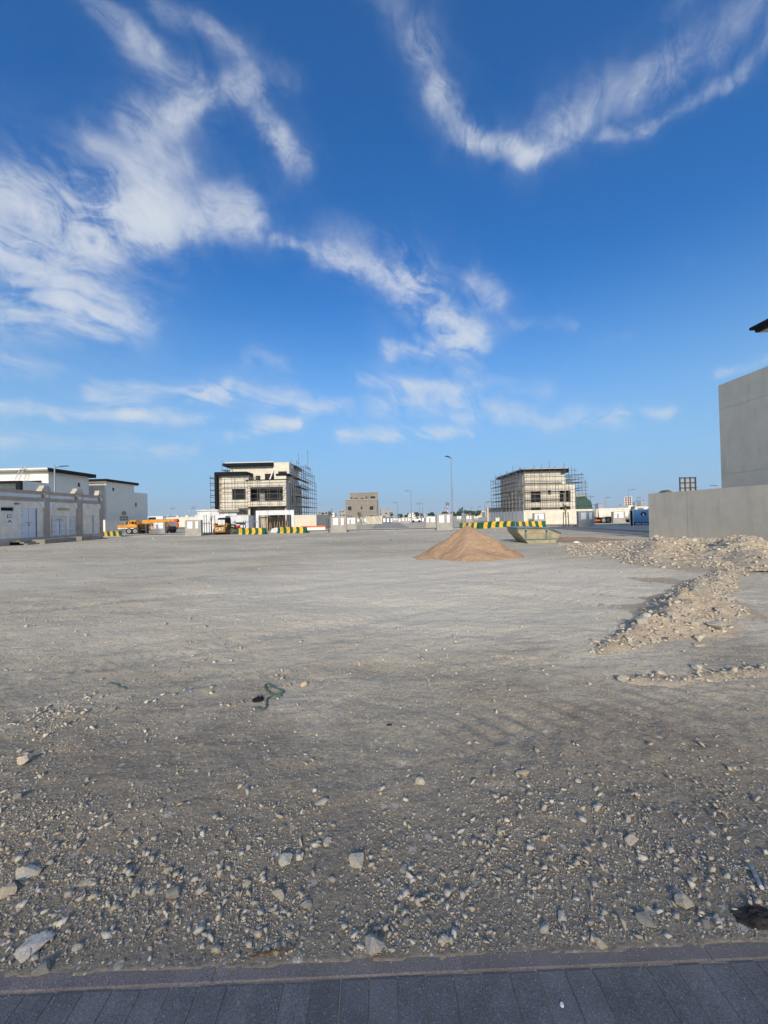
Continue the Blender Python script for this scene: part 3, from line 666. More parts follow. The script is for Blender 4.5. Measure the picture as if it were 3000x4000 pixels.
for i in range(6): MB().cyl((mm.x, 330, mm.z*i/6), (mm.x, 330, mm.z*(i+1)/6-.01), .35, n=6).build('mast_section', 'paint_red' if i % 2 else 'paper', mt)
for z_ in (.86, .95): MB().cyl((mm.x, 330, mm.z*z_-1), (mm.x, 330, mm.z*z_+1), 1.5, n=8).build('antenna_drum', 'tower', mt)

# ================================================================== traffic sign, barriers
p = gnd(487, 2098); Y = p.y; tp = at(486, 2005, Y)
ts = thing('traffic_sign', 'back of a round traffic sign with a square plate below, left of the crane', 'sign', (p.x, Y, 0))
MB().cyl((p.x, Y, -.1), (p.x, Y, tp.z+.3), .035, n=8).build('post', 'galv', ts)
MB().cyl((p.x, Y-.05, tp.z), (p.x, Y-.075, tp.z), .27, n=20).build('round_plate', 'sign_back', ts)
box('square_plate', 'sign_back', ts, p.x-.46, p.x+.46, Y-.08, Y-.055, at(486, 2034, Y).z, at(486, 2016, Y).z)
for dx in (-.2, .2): box('clamp', 'galv', ts, p.x+dx-.05, p.x+dx+.05, Y-.1, Y-.082, at(486, 2025, Y).z-.03, at(486, 2025, Y).z+.03)
def barrier(pxa, pya, pxb, pyb, label, h=.70, n=9, ya=None, yb=None, lean=.18):
    A = gnd(pxa, pya) if ya is None else Vector((at(pxa, pya, ya).x, ya, 0)); B = gnd(pxb, pyb) if yb is None else Vector((at(pxb, pyb, yb).x, yb, 0))
    L = (B-A).length; ang = math.atan2(B.y-A.y, B.x-A.x)
    t = thing('road_barrier', label, 'barrier', A, 'green and yellow concrete road barriers', rz=ang)
    prof = [(-.27, 0), (-.27, .10), (-.12, .30), (-.09, h), (.09, h), (.12, .30), (.27, .10), (.27, 0)]
    for i in range(n):
        x0, x1 = L*i/n, L*(i+1)/n; b = MB(); k = len(prof); vs = []
        for xx in (x0, x1):
            for (yy, zz) in prof:
                e = 0 if (xx <= 0 or xx >= L) else -lean*zz
                vs.append((xx+e, yy, zz-.03))
        b.add(vs, [tuple(range(k-1, -1, -1)), tuple(range(k, 2*k))]+[(j, (j+1) % k, k+(j+1) % k, k+j) for j in range(k)])
        b.build('stripe', 'green' if i % 2 == 0 else 'yellow', t)
    for xx in (L*.32, L*.66): box('lift_slot', 'void', t, xx-.13, xx+.13, -.275, -.2, -.02, .09)
    return t
barrier(399, 2097, 477, 2094, 'green and yellow striped barrier at the end of the left compound wall', .66, 7)
barrier(926, 2088, 1041, 2087, 'green and yellow striped barrier in front of the skid steer side of the site', .74)
barrier(1087, 2083, 1201, 2082, 'green and yellow striped barrier in front of the white gate frame', .74)
barrier(1795, 2060, 1871, 2060, 'leftmost green and yellow barrier behind the sand heap', .66, 7, ya=48.6, yb=48.2, lean=-.2)
barrier(1867, 2066, 2003, 2060, 'slanting green and yellow barrier behind the sand heap, second from the lamp', .76, 9, ya=44.6, yb=46.6, lean=-.35)
barrier(1905, 2058, 2012, 2056, 'green and yellow barrier half hidden behind the slanting one', .74, 7, ya=50.3, yb=49.6, lean=-.25)
barrier(2017, 2062, 2131, 2061, 'green and yellow striped barrier right behind the skip', .78, 9, ya=43.4, yb=43.2)
A = gnd(1176, 2072); B = gnd(1262, 2072)
wb = thing('plastic_barrier', 'long white barrier with faded red top right of the scaffolded villa site', 'barrier', A)
box('barrier_body', 'white_plaster', wb, A.x, B.x, A.y-.2, A.y+.2, -.05, .38); box('red_band', 'orange_plastic', wb, A.x, B.x, A.y-.12, A.y+.12, .382, .60)
box('end_cap', 'white_plaster', wb, A.x-.3, A.x-.004, A.y-.15, A.y+.15, -.05, .62)

# ================================================================== meter walls
def meter_wall(x0, x1, yt, yb, label, kind, Y=None, dep=.45):
    Yd = gnd((x0+x1)/2, yb).y if Y is None else Y
    yb_ = yb if Y is None else yb
    a = at(x0, (yt+yb)/2, Yd); b = at(x1, (yt+yb)/2, Yd); h = at((x0+x1)/2, yt, Yd).z; W = b.x-a.x
    t = thing('meter_wall', label, 'meter wall', ((a.x+b.x)/2, Yd, 0), 'concrete utility meter walls along the plots')
    box('body', 'meter_concrete', t, a.x, b.x, Yd, Yd+dep, -.1, h, bevel=.012)
    f = lambda u0, u1, v0, v1, nm, m, o=.03, lab=None: box(nm, m, t, a.x+u0*W, a.x+u1*W, Yd-o, Yd-.002, h*(1-v1), h*(1-v0), label=lab)
    if kind == 'a':
        f(.16, .47, .10, .53, 'panel', 'white_metal'); f(.66, .83, .10, .53, 'panel', 'white_metal')
    elif kind == 'b':
        for u0, u1, c in ((.10, .30, .2), (.46, .84, .70)):
            pn = f(u0, u1, .06, .53, 'panel', 'white_metal')
            MB().cyl((a.x+c*W, Yd-.03, h*.76), (a.x+c*W, Yd-.05, h*.76), .05, n=8).build('meter_port', 'void', pn)
        f(.301, .459, .06, .16, 'header', 'white_metal', .022)
    elif kind == 'c':
        f(.10, .34, .12, .58, 'panel', 'white_metal'); f(.52, .64, .12, .58, 'panel', 'white_metal'); f(.80, .97, .12, .58, 'panel', 'white_metal')
    return t
MW = [(597, 644, 2040, 2087, 'grey meter wall with two ported white panels in front of the crane boom', 'b'),
 (723, 785, 2031, 2094, 'grey meter wall with two white panels left of the skid steer loader', 'a'),
 (1292, 1353, 2018, 2079.5, 'grey meter wall with two white panels, nearest one left of the side street', 'a'),
 (1353, 1393, 2021, 2068, 'grey meter wall with ported panels just behind the nearest one left of the side street', 'b'),
 (1393, 1431, 2022, 2050, 'far meter wall with three white panels beside the stone lattice wall', 'c'),
 (1567, 1601, 2021, 2045, 'far meter wall in the middle of the side street view, left of the far tall lamp', 'c'),
 (1662, 1706, 2016, 2061, 'grey meter wall with ported panels left of the tall lamp, behind its twin', 'b'),
 (1706, 1767, 2007, 2071, 'grey meter wall with two white panels right beside the tall lamp', 'a'),
 (1819, 1845, 2014, 2039, 'far meter wall right of the tall lamp near the young tree', 'a'),
 (1783, 1806, 2016, 2034, 'far meter wall with ported panels just right of the tall lamp pole', 'b'),
 (2260, 2323, 1996, 2057.5, 'grey meter wall with two white panels in front of the tipper truck tail', 'a'),
 (2395, 2443, 1998, 2044, 'grey meter wall with ported panels in front of the tipper truck wheels', 'b')]
for a_ in MW: meter_wall(*a_)
meter_wall(2085, 2131, 2004, 2050, 'grey meter wall set against the cream boundary wall behind the skip', 'b', Y=54.0)
meter_wall(1534, 1556, 2023, 2040, 'far meter wall between the blue-framed cabinets', 'a', Y=104)
meter_wall(1851, 1868, 2016, 2030, 'farthest small meter wall before the cream houses', 'c', Y=128)
meter_wall(1255, 1275, 2028, 2044, 'small far meter wall left of the side street, by the half-built block', 'a', Y=96)
def cabinet(x0, x1, yt, Y, label):
    a = at(x0, 2035, Y); b = at(x1, 2035, Y); h = at(x0, yt, Y).z; W = b.x-a.x
    t = thing('utility_cabinet', label, 'cabinet', ((a.x+b.x)/2, Y, 0), 'utility cabinets along the far side street')
    box('casing', 'sign_navy', t, a.x-.25*W, b.x+.25*W, Y, Y+.5, -.1, h+.1); box('door', 'white_metal', t, a.x, b.x, Y-.04, Y-.002, .1, h-.1)
for i, (x0, x1, yt, Y, lab) in enumerate([(1497, 1506, 2023, 108, 'blue-framed white cabinet, first right of the stone lattice wall'), (1511, 1520, 2023, 107.5, 'blue-framed white cabinet, second right of the stone lattice wall'), (1526, 1533, 2023, 107, 'blue-framed white cabinet, third right of the stone lattice wall'),
    (1557, 1565, 2023, 105, 'blue-framed cabinet just left of the middle far meter wall'), (1602, 1608, 2022, 100, 'narrow cabinet beside the far lamp pole'), (1635, 1643, 2021, 106, 'dark-framed cabinet right of the white car'), (1648, 1656, 2021, 106, 'dark-framed cabinet, second right of the white car')]): cabinet(x0, x1, yt, Y, lab)
# stone lattice wall
Y = 90; a = at(1431, 2030, Y); b = at(1491, 2030, Y); h = at(1460, 2016, Y).z
lt = thing('lattice_wall', 'pale patterned stone block wall in two bays beside the side street', 'wall', ((a.x+b.x)/2, Y, 0))
m_ = (a.x+b.x)/2
for (u0, u1) in ((a.x+.12, m_-.10), (m_+.10, b.x-.12)):
    box('wall_bay', 'plinth', lt, u0, u1, Y+.05, Y+.3, -.1, h-.1)
    n = 7; st = (u1-u0)/n
    for j in range(8):
        for i in range(n):
            x = u0+(i+.5*(j % 2))*st+.03
            if x+st-.06 < u1: box('stone', 'concrete' if (i*3+j*5) % 7 == 0 else 'cream', lt, x, x+st-.06, Y-.02-.02*((i+j) % 2), Y+.048, .08+j*(h-.2)/8, .08+(j+1)*(h-.2)/8-.05)
for x in (a.x, m_, b.x): box('pier', 'cream', lt, x-.11, x+.11, Y-.06, Y+.36, -.1, h)

# ================================================================== scaffold generator
POLE = unit_mesh(MB().cyl((0, 0, 0), (0, 0, 1), 1.0, n=5), 'scaffold_tube')
BRD = unit_mesh(MB().box(-.5, .5, -.5, .5, -.5, .5), 'board')
def pole(parent, name, p, q, r=.032):
    p, q = Vector(p), Vector(q); d = q-p
    return shared(name, POLE, parent, p, (r, r, d.length), Vector((0, 0, 1)).rotation_difference(d))
def scaffold(label, rows, levels, boards=(), over=.35, braces=()):
    """rows: list of rows; each row is a list of standards (x,y,z0,z1); levels: ledger heights"""
    s0 = rows[0][0]; t = thing('scaffold', label, 'scaffold', (s0[0], s0[1], 0), 'tube scaffolds round the half-built villas')
    for r in rows:
        for (x, y, z0, z1) in r: pole(t, 'standard', (x, y, z0), (x+random.uniform(-.04, .04), y, z1))
        for z in list(levels)+[q+.75 for q in levels]:
            k = [s for s in r if s[3] > z+.05 and s[2] <= z]
            if len(k) < 2: continue
            A, B = Vector(k[0][:2]+(z,)), Vector(k[-1][:2]+(z+random.uniform(-.05, .05),)); d = (B-A).normalized()
            o = Vector((0, -.08, 0)) if abs(d.x) > abs(d.y) else Vector((.08, 0, 0))
            pole(t, 'ledger', A-d*over+o, B+d*over+o, .033)
    if len(rows) == 2:
        for z in levels:
            for s, e in zip(rows[0], rows[1]):
                if s[3] > z and e[3] > z: pole(t, 'transom', (s[0], s[1], z+.07), (e[0], e[1], z+.07), .03)
    for (p, q, wd) in boards:
        p, q = Vector(p), Vector(q); d = q-p; o = shared('board', BRD, t, (p+q)/2, (d.length, wd, .05), Vector((1, 0, 0)).rotation_difference(d))
    for p, q in braces: pole(t, 'brace', p, q, .033)
    return t

# ================================================================== CENTRE VILLA under construction
YC = 58.0
def c3(x, y, Y=YC): return at(780+x*.2893, 1740+y*.2893, Y)
cx_ = lambda x, y=650, Y=YC: c3(x, y, Y).x
cz_ = lambda y, x=700, Y=YC: c3(x, y, Y).z
YB = YC+11
cv = thing('villa', 'cream villa under construction with black roof fascia, loggia and scaffolding', 'villa', (cx_(700), YC+5, 0))
def H(x0, x1, y0, y1, Y=YC): return (cx_(x0, (y0+y1)/2, Y), cx_(x1, (y0+y1)/2, Y), cz_(y1, (x0+x1)/2, Y), cz_(y0, (x0+x1)/2, Y))
# left wing
l0, l1, lt_ = cx_(262), cx_(662), cz_(408, 450)
hw = H(440, 622, 590, 735)
MB().holed(l0, l1, -.1, lt_, YC, YC+.3, [hw], 'y').build('front_wall', 'cream', cv); win(cv, hw[0], hw[1], YC, 0, hw[2], hw[3], d=.35)
box('side_wall', 'cream', cv, l0, l0+.3, YC+.302, YB, -.1, lt_)
fr = box('fascia', 'black_trim', cv, l0-.35, cx_(655, 400), YC-.75, YC+3, lt_+.002, lt_+.50, label='black flat canopy edge of the left wing')
box('fascia', 'black_trim', cv, l0-.35, l0-.004, YC-.75, YC+3, cz_(862, 270), lt_-.002)
# right wing with loggia
r0, r1, rt = l1+.004, cx_(1172), cz_(470, 900)
lg = H(690, 1130, 560, 750); gf = (cx_(690, 950), cx_(1160, 950), -.1, cz_(832, 900))
MB().holed(r0, r1, -.1, rt, YC-.25, YC+.05, [lg, gf], 'y').build('front_wall', 'cream', cv)
box('ledge', 'black_trim', cv, cx_(625, 470), r1+.15, YC-.4, YC+.2, rt+.002, rt+.09)
box('string_course', 'concrete', cv, r0, r1, YC-.36, YC-.252, cz_(832, 900)+.0, cz_(822, 900))
lo = [H(697, 812, 600, 748, YC+1.8), H(880, 1122, 610, 748, YC+1.8)]
MB().holed(r0+.002, r1-.302, cz_(760, 900), cz_(552, 900), YC+1.8, YC+2.0, lo, 'y').build('loggia_wall', 'raw_block', cv)
for h_ in lo:
    f = win(cv, h_[0], h_[1], YC+1.8, 0, h_[2], h_[3], d=.06)
    for k in (.33, .66): box('mullion', 'black_trim', f, h_[0]+(h_[1]-h_[0])*k-.04, h_[0]+(h_[1]-h_[0])*k+.04, YC+1.84, YC+1.88, h_[2]+.05, h_[3]-.05)
box('loggia_floor', 'concrete', cv, r0+.002, r1-.302, YC+.052, YC+1.798, cz_(762, 900), cz_(752, 900)); box('loggia_ceiling', 'concrete', cv, r0+.002, r1-.302, YC+.052, YC+1.798, cz_(556, 900), cz_(545, 900))
go = [(cx_(697, 950), cx_(760, 950), .1, cz_(900, 900)), (cx_(880, 950), cx_(1130, 950), -.05, cz_(940, 900))]
MB().holed(r0+.002, r1-.302, -.1, cz_(838, 900), YC+1.6, YC+1.8, go, 'y').build('porch_wall', 'plinth', cv)
for h_ in go: box('opening', 'void', cv, h_[0], h_[1], YC+2.2, YC+2.25, h_[2], h_[3])
# right side wall, facing +X, with pilaster strips
sw = [(YC+3, YC+4.4, 3.9, 5.3), (YC+6.5, YC+7.5, 3.9, 5.3)]
MB().holed(YC+.052, YB, -.1, rt, r1-.3, r1, sw, 'x').build('side_wall', 'white_plaster', cv)
for s_ in sw: win(cv, 0, r1, s_[0], s_[1], s_[2], s_[3], axis='x')
for i in range(7): box('pilaster', 'concrete', cv, r1+.002, r1+.07, YC+.5+i*1.55, YC+.8+i*1.55, 0, rt-.05)
box('rear_wall', 'white_plaster', cv, l0+.302, r1-.302, YB-.3, YB, -.1, rt); box('terrace', 'concrete', cv, l0+.302, r1-.302, YC+.31, YB-.302, rt-.35, rt-.12)
# top storey
YT = YC+2.2
t0, t1, t2 = cx_(412, 350, YT), cx_(1017, 350, YT), cx_(1222, 350, YT)
zr = cz_(284, 700, YT); zs = cz_(236, 1100, YT)
th = [H(755, 820, 410, 466, YT), H(880, 1020-6, 382, 466, YT)]
MB().holed(t0, t1, rt-.3, zr, YT, YT+.3, th, 'y').build('top_wall', 'cream', cv)
for h_ in th: win(cv, h_[0], h_[1], YT, 0, h_[2], h_[3], d=.2)
tw = H(1060, 1176, 350, 380, YT-.6)
MB().holed(t1+.004, t2, rt-.3, zs, YT-.6, YT-.3, [tw], 'y').build('stair_tower_wall', 'cream', cv); win(cv, tw[0], tw[1], YT-.6, 0, tw[2], tw[3], d=.12)
box('stair_tower_side', 'white_plaster', cv, t2-.3, t2, YT-.298, YT+2.2, rt-.3, zs); box('stair_tower_side', 'cream', cv, t1+.004, t1+.3, YT-.298, YT+2.2, zr, zs)
box('stair_tower_roof', 'white_plaster', cv, t1+.302, t2-.302, YT-.298, YT+2.2, zs-.3, zs-.05)
box('top_side', 'white_plaster', cv, t2-.5, t2-.2, YT+2.202, YB-2, rt-.3, zr); box('top_side', 'white_plaster', cv, t0, t0+.3, YT+.302, YB-2, rt-.3, zr); box('top_rear', 'white_plaster', cv, t0+.302, t2-.502, YB-2.3, YB-2, rt-.3, zr)
rf = box('roof', 'black_trim', cv, t0-.75, t1, YT-.9, YB-1.6, zr+.003, zr+.46); box('roof_upstand', 'white_plaster', rf, t0-.6, t1, YT-.6, YB-1.8, zr+.462, zr+.60)
box('side_fascia', 'black_trim', rf, t2-.2, t2+.35, YT+2.3, YB-1.6, zr-.1, zr+.35)
box('terrace_canopy', 'black_trim', cv, cx_(1030, 390), r1+.35, YC-.1, YC+1.2, cz_(406, 1100), cz_(380, 1100)); box('terrace_canopy', 'black_trim', cv, r1+.002, r1+.36, YC+1.202, YC+7, cz_(406, 1100), cz_(380, 1100))
box('terrace_parapet', 'cream', cv, cx_(1030, 440), r1-.02, YC+.06, YC+.30, rt+.0, cz_(408, 1100))
MB().tube([c3(1010, 290, YT-.4), c3(945, 466, YT-.5)], .11, 8).build('debris_chute', 'white_plaster', cv)
# boundary walls, gate frame and guard room
sb = thing('boundary_wall', 'white-primed gate frame and wall in front of the central villa', 'wall', (cx_(1000), 53.5, 0))
YG = 53.5
gx0, gx1, gx2, gx3 = [cx_(v, 1000, YG) for v in (764, 800, 1240, 1276)]
gz0, gz1_ = cz_(940, 1000, YG), cz_(876, 1000, YG)
box('gate_post', 'primer', sb, gx0, gx1, YG-.15, YG+.5, -.1, gz0-.002); box('gate_post', 'primer', sb, gx2, gx3, YG-.15, YG+.5, -.1, gz0-.002); box('lintel', 'primer', sb, gx0, gx3, YG-.15, YG+.5, gz0, gz1_)
gr = thing('boundary_wall', 'smooth blue-grey boundary wall right of the white gate frame', 'wall', (cx_(1430, 1000, YG), YG, 0))
box('wall_face', 'grey_wall', gr, gx3+.004, cx_(1576, 1000, YG), YG, YG+.25, -.1, cz_(938, 1430, YG)); box('return_wall', 'grey_wall', gr, cx_(1576, 1000, YG)-.25, cx_(1576, 1000, YG), YG+.252, YG+16, -.1, cz_(938, 1430, YG))
gl = thing('boundary_wall', 'whitewashed unfinished site walls at the left of the central villa', 'wall', (cx_(300, 1000, 52), 52, 0))
box('wall_face', 'primer', gl, cx_(-30, 1000, 52.4), cx_(318, 1000, 52.4), 52.4, 52.7, -.1, cz_(955, 160, 52.4)); box('wall_face', 'primer', gl, cx_(412, 1000, 51.6), cx_(634, 1000, 51.6), 51.6, 51.9, -.1, cz_(950, 520, 51.6), label='wall panel right of the loader')
box('return_wall', 'primer', gl, cx_(318, 1000, 52.4)+.004, cx_(318, 1000, 52.4)+.3, 52.4, 56, -.1, cz_(955, 160, 52.4)); box('return_wall', 'primer', gl, cx_(634, 1000, 51.6)+.004, cx_(634, 1000, 51.6)+.25, 51.6, 55, -.1, cz_(950, 520, 51.6))
box('coping', 'primer', gl, cx_(412, 1000, 51.6)-.06, cx_(634, 1000, 51.6)+.3, 51.5, 52.0, cz_(950, 520, 51.6)+.002, cz_(950, 520, 51.6)+.1)
gh = thing('guard_room', 'low white guard room with a thick grey concrete roof slab', 'hut', (cx_(200, 1000, 56), 56, 0))
box('wall', 'primer', gh, cx_(-30, 950, 56), cx_(262, 950, 56), 56, 59, -.1, cz_(885, 100, 56)); box('roof', 'primer', gh, cx_(-34, 950, 56), cx_(266, 950, 56), 55.8, 59.1, cz_(884, 100, 56), cz_(868, 100, 56))
box('wall', 'primer', gh, cx_(262, 950, 55)+.03, cx_(500, 950, 55), 55, 57.7, -.1, cz_(906, 400, 55)); box('roof', 'concrete', gh, cx_(262, 950, 55)+.02, cx_(548, 950, 55), 54.6, 57.75, cz_(904, 400, 55), cz_(868, 400, 55))
pl = thing('timber_stack', 'leaning timber props and planks inside the white gate frame', 'timber', (cx_(1000, 1000, 55), 55, 0))
for i in range(16):
    x = cx_(830+i*25, 1000, 55.5); z = random.uniform(2.2, 3.0); MB().cyl((x, 55.5+random.uniform(-.2, .6), -.05), (x+random.uniform(-.5, .5), 55.7, z), .045, n=5).build('prop', 'wood' if i % 3 else 'steel_dark', pl)
box('plank', 'wood', pl, cx_(820, 975, 55), cx_(980, 975, 55), 54.9, 55.1, cz_(982, 900, 55), cz_(968, 900, 55)); MB().cyl(c3(710, 1118, 54), c3(765, 1060, 54.2), .09, n=5).build('plank', 'wood', pl)
rb = thing('cement_bag', 'crumpled pale sack lying between the two front barriers', 'sack', gnd(1080, 2078))
g_ = gnd(1080, 2078); g_.y = 46.5; g_.x = at(1080, 2076, 46.5).x
MB().prism([(g_.x-.8, -.05), (g_.x-.62, .5), (g_.x-.1, .62), (g_.x+.55, .55), (g_.x+.75, .25), (g_.x+.7, -.05)], 'y', g_.y, g_.y+.6).build('sack', 'primer', rb, bevel=.08)
# villa scaffolds
zc = lambda y: cz_(y, 700, YC-1)
lev = [zc(v) for v in (830, 720, 652, 575, 517, 432)]
XS = [cx_(v, 650, YC-1) for v in (300, 338, 437, 475, 610, 682, 780, 812, 915, 945, 1050, 1082, 1168)]
topy = [430, 440, 405, 430, 400, 400, 400, 540, 540, 470, 550, 530, 460]
front = [(x, YC-1.0, 0, zc(ty)) for x, ty in zip(XS, topy)]
scaffold('tube scaffold across the front of the central cream villa', [front], lev, boards=[((XS[3], YC-.7, lev[0]+.05), (XS[8], YC-.7, lev[0]+.08), .5), ((XS[9], YC-.7, lev[0]+.05), (XS[12], YC-.7, lev[0]+.05), .5)],
   braces=[((XS[11], YC-1, lev[1]), (XS[12], YC-1, lev[3]))])
xl = cx_(158, 600, YC); lev2 = [zc(v) for v in (820, 755, 660, 590, 495, 420)]
rl = [(xl, YC-.3+i*1.9, 0, zc(385+8*i)) for i in range(4)]; rl2 = [(xl+1.35, s[1], 0, s[3]) for s in rl]
scaffold('tube scaffold with boards up the left side of the central villa', [rl, rl2], lev2, boards=[((xl+.2, YC+.6, z+.1), (xl+1.5, YC+.6, z+.1), .6) for z in lev2[1:5]])
xl3 = cx_(302, 300, YT); rl = [(xl3, YT+i*2, rt, cz_(205+12*i, 300, YT)) for i in range(3)]; rl2 = [(xl3+1.6, s[1], rt, s[3]-.3) for s in rl]
scaffold('short tube scaffold beside the top storey, left end of the central villa', [rl, rl2], [cz_(v, 300, YT) for v in (340, 262)], boards=[((xl3+.2, YT+.4, cz_(338, 300, YT)), (xl3+2.6, YT+.4, cz_(345, 300, YT)), .6)])
xr1 = r1+.9; lev3 = [1.9, 3.5, 5.1, 6.6, 7.9, 9.0]
ra = [(xr1, YC-.5+i*1.75, 0, (10.6, 10.2, 11.0, 12.3, 10.6, 10.1, 9.7, 8.4)[i]) for i in range(8)]
rb_ = [(xr1+1.5, s[1], 0, (9.2, 9.8, 10.3, 12.8, 10.4, 9.8, 9.4, 8.0)[i]) for i, s in enumerate(ra)]
scaffold('tall dense tube scaffold along the right side of the central villa', [ra, rb_], lev3+[9.9], boards=[((xr1+.2, YC+1, z+.1), (xr1+.2, YC+10, z+.1), .7) for z in lev3[:5]])

# skid steer loader (rear towards the viewer)
p = gnd(858, 2089); p.y = 43.8; p.x = at(858, 2075, 43.8).x
ss = thing('skid_steer', 'dusty yellow skid steer loader with black cab, rear side towards the street', 'loader', p, rz=R(-4))
MB().prism([(-.62, .28), (-.66, .95), (-.55, 1.12), (.55, 1.12), (.66, .95), (.62, .28)], 'y', 0, .35).build('rear_door', 'loader_yellow', ss, bevel=.03)
box('body', 'loader_yellow', ss, -.6, .6, .352, 2.2, .35, .9); box('grille', 'black_trim', ss, -.42, .42, -.02, -.002, .92, 1.04)
text('lettering', 'CAT', 'paper', ss, (0, -.02, .63), .50, .008)
MB().prism([(.45, .9), (.5, 1.85), (.75, 1.95), (1.75, 1.95), (1.95, .9)], 'x', -.48, .48).build('cab', 'black_trim', ss, bevel=.03)
box('cab_window', 'primer', ss, -.40, .40, .44, .47, 1.15, 1.72)
for s_ in (-1, 1):
    for yy in (.65, 1.65):
        wh = MB().cyl((s_*.62, yy, .40), (s_*.92, yy, .40), .40, n=16).build('wheel', 'rubber', ss); MB().cyl((s_*.921, yy, .40), (s_*.93, yy, .40), .2, n=10).build('rim', 'loader_yellow', wh)
    MB().prism([(.1, .9), (.2, 1.35), (2.4, 1.1), (2.6, .4), (2.35, .4), (2.2, .95), (.5, 1.1)], 'x', s_*.64, s_*.80).build('lift_arm', 'loader_yellow', ss)
    box('tail_light', 'red_plastic', ss, s_*.52-.06, s_*.52+.06, -.02, -.002, .98, 1.06)
MB().prism([(2.4, .05), (2.4, .6), (3.0, .5), (3.3, .05)], 'x', -.95, .95).build('bucket', 'steel_dark', ss)
bk = thing('steel_bucket', 'dark loader attachment lying right of the skid steer', 'bucket', (p.x+1.5, 44.6, 0))
MB().prism([(p.x+.95, -.05), (p.x+1.0, .75), (p.x+1.6, .55), (p.x+2.2, .35), (p.x+2.3, .55), (p.x+1.95, -.05)], 'y', 44.4, 45.0).build('scoop', 'steel_dark', bk, bevel=.04)
# mesh gates left of loader, canopy frame with cooler
fg = thing('site_fence', 'thin dark steel fence frame between the meter wall and the loader', 'fence', (cx_(90, 1100, 44.5), 44.5, 0))
for v, top in ((22, 1010), (68, 940), (98, 935), (135, 1020), (168, 1020), (212, 940)):
    a_ = c3(v, 1195, 44.5); MB().cyl((a_.x, 44.5, -.1), (a_.x-.05, 44.5, c3(v, top, 44.5).z), .035, n=6).build('post', 'steel_dark', fg)
for v in (1055, 1180): MB().cyl(c3(22, v, 44.5), c3(170, v, 44.5), .03, n=6).build('rail', 'steel_dark', fg)
cp = thing('gate_canopy', 'small dark pipe frame with a scalloped awning behind the left barrier', 'awning', (cx_(545, 1100, 49), 49, 0))
for v in (478, 590, 618): a_ = c3(v, 1150, 49); MB().cyl((a_.x, 49, -.1), (a_.x, 49, c3(v, 1015, 49).z), .06, n=6).build('post', 'steel_dark', cp)
MB().cyl(c3(440, 1042, 49), c3(770, 1030, 49), .05, n=6).build('rail', 'galv', cp); box('awning', 'void', cp, cx_(490, 1060, 49.2), cx_(612, 1060, 49.2), 49.2, 49.3, c3(550, 1072, 49.2).z, c3(550, 1045, 49.2).z)
wc = at(780+520*.2893, 1740+1118*.2893, 48.6); wc_ = thing('water_cooler', 'round red water cooler on a stand behind the left barrier', 'cooler', (wc.x, 48.6, 0))
MB().cyl((wc.x, 48.6, -.05), (wc.x, 48.6, .45), .16, .14, 8).build('stand', 'steel_dark', wc_); MB().cyl((wc.x, 48.6, .452), (wc.x, 48.6, 1.0), .24, .27, 14).build('tank', 'red_plastic', wc_); MB().cyl((wc.x, 48.6, 1.002), (wc.x, 48.6, 1.1), .29, .22, 14).build('lid', 'paper', wc_)

# ================================================================== RIGHT VILLA under construction
YR = 60.0
def c5(x, y, Y=YR): return at(1720+x*.3858, 1760+y*.3858, Y)
rx_ = lambda x, y=400, Y=YR: c5(x, y, Y).x
rz_ = lambda y, x=1050, Y=YR: c5(x, y, Y).z
rv = thing('villa', 'cream boxy villa with black flat roof wrapped in scaffolding on the right', 'villa', (rx_(1050), YR+5, 0))
a0, a1, a2 = rx_(853), rx_(1268), rx_(1362); zt = rz_(212); zl_ = rz_(340, 1320); YRB = YR+12.5
def H5(x0, x1, y0, y1): return (rx_(x0, (y0+y1)/2), rx_(x1, (y0+y1)/2), rz_(y1, (x0+x1)/2), rz_(y0, (x0+x1)/2))
hs_ = [H5(914, 1018, 411, 522), H5(1091, 1122, 403, 448), H5(1207, 1268, 405, 515), H5(917, 1018, 572, 640), H5(1212, 1268, 568, 640)]
MB().holed(a0, a1, -.1, zt, YR, YR+.3, hs_, 'y').build('front_wall', 'cream', rv)
hr = [(a1, H5(1207, 1320, 405, 515)[1], hs_[2][2], hs_[2][3]), (a1, H5(1212, 1322, 568, 640)[1], hs_[4][2], hs_[4][3])]
MB().holed(a1+.002, a2, -.1, zl_, YR, YR+.3, hr, 'y').build('front_wall', 'cream', rv)
for i in (0, 1, 3): win(rv, hs_[i][0], hs_[i][1], YR, 0, hs_[i][2], hs_[i][3], d=.35)
for i, j in ((2, 0), (4, 1)):
    f = box('opening', 'void', rv, hs_[i][0]-.2, hr[j][1]+.2, YR+1.2, YR+1.3, hs_[i][2]-.2, hs_[i][3]+.2); box('column', 'raw_block', f, hs_[i][0]+1.0, hs_[i][0]+1.3, YR+.8, YR+1.1, hs_[i][2]-.1, hs_[i][3])
    box('sill', 'concrete', rv, hs_[i][0], hr[j][1], YR-.06, YR+1.19, hs_[i][2]-.12, hs_[i][2]-.002)
sh = [(YR+2, YR+3, 4.4, 5.6), (YR+7, YR+8, 4.4, 5.6)]
MB().holed(YR+.302, YRB, -.1, zt, a0, a0+.3, sh, 'x').build('side_wall', 'white_plaster', rv)
for s_ in sh: win(rv, 0, a0+.3, s_[0], s_[1], s_[2], s_[3], axis='x', d=.06)
for i in range(7): box('pilaster', 'plinth', rv, a0-.07, a0-.002, YR+.6+i*1.7, YR+1.0+i*1.7, 0, zt-.05)
for k in range(4): zz = zt-.55-k*1.5; box('render_joint', 'plinth', rv, a0, a1, YR-.012, YR-.002, zz, zz+.035)
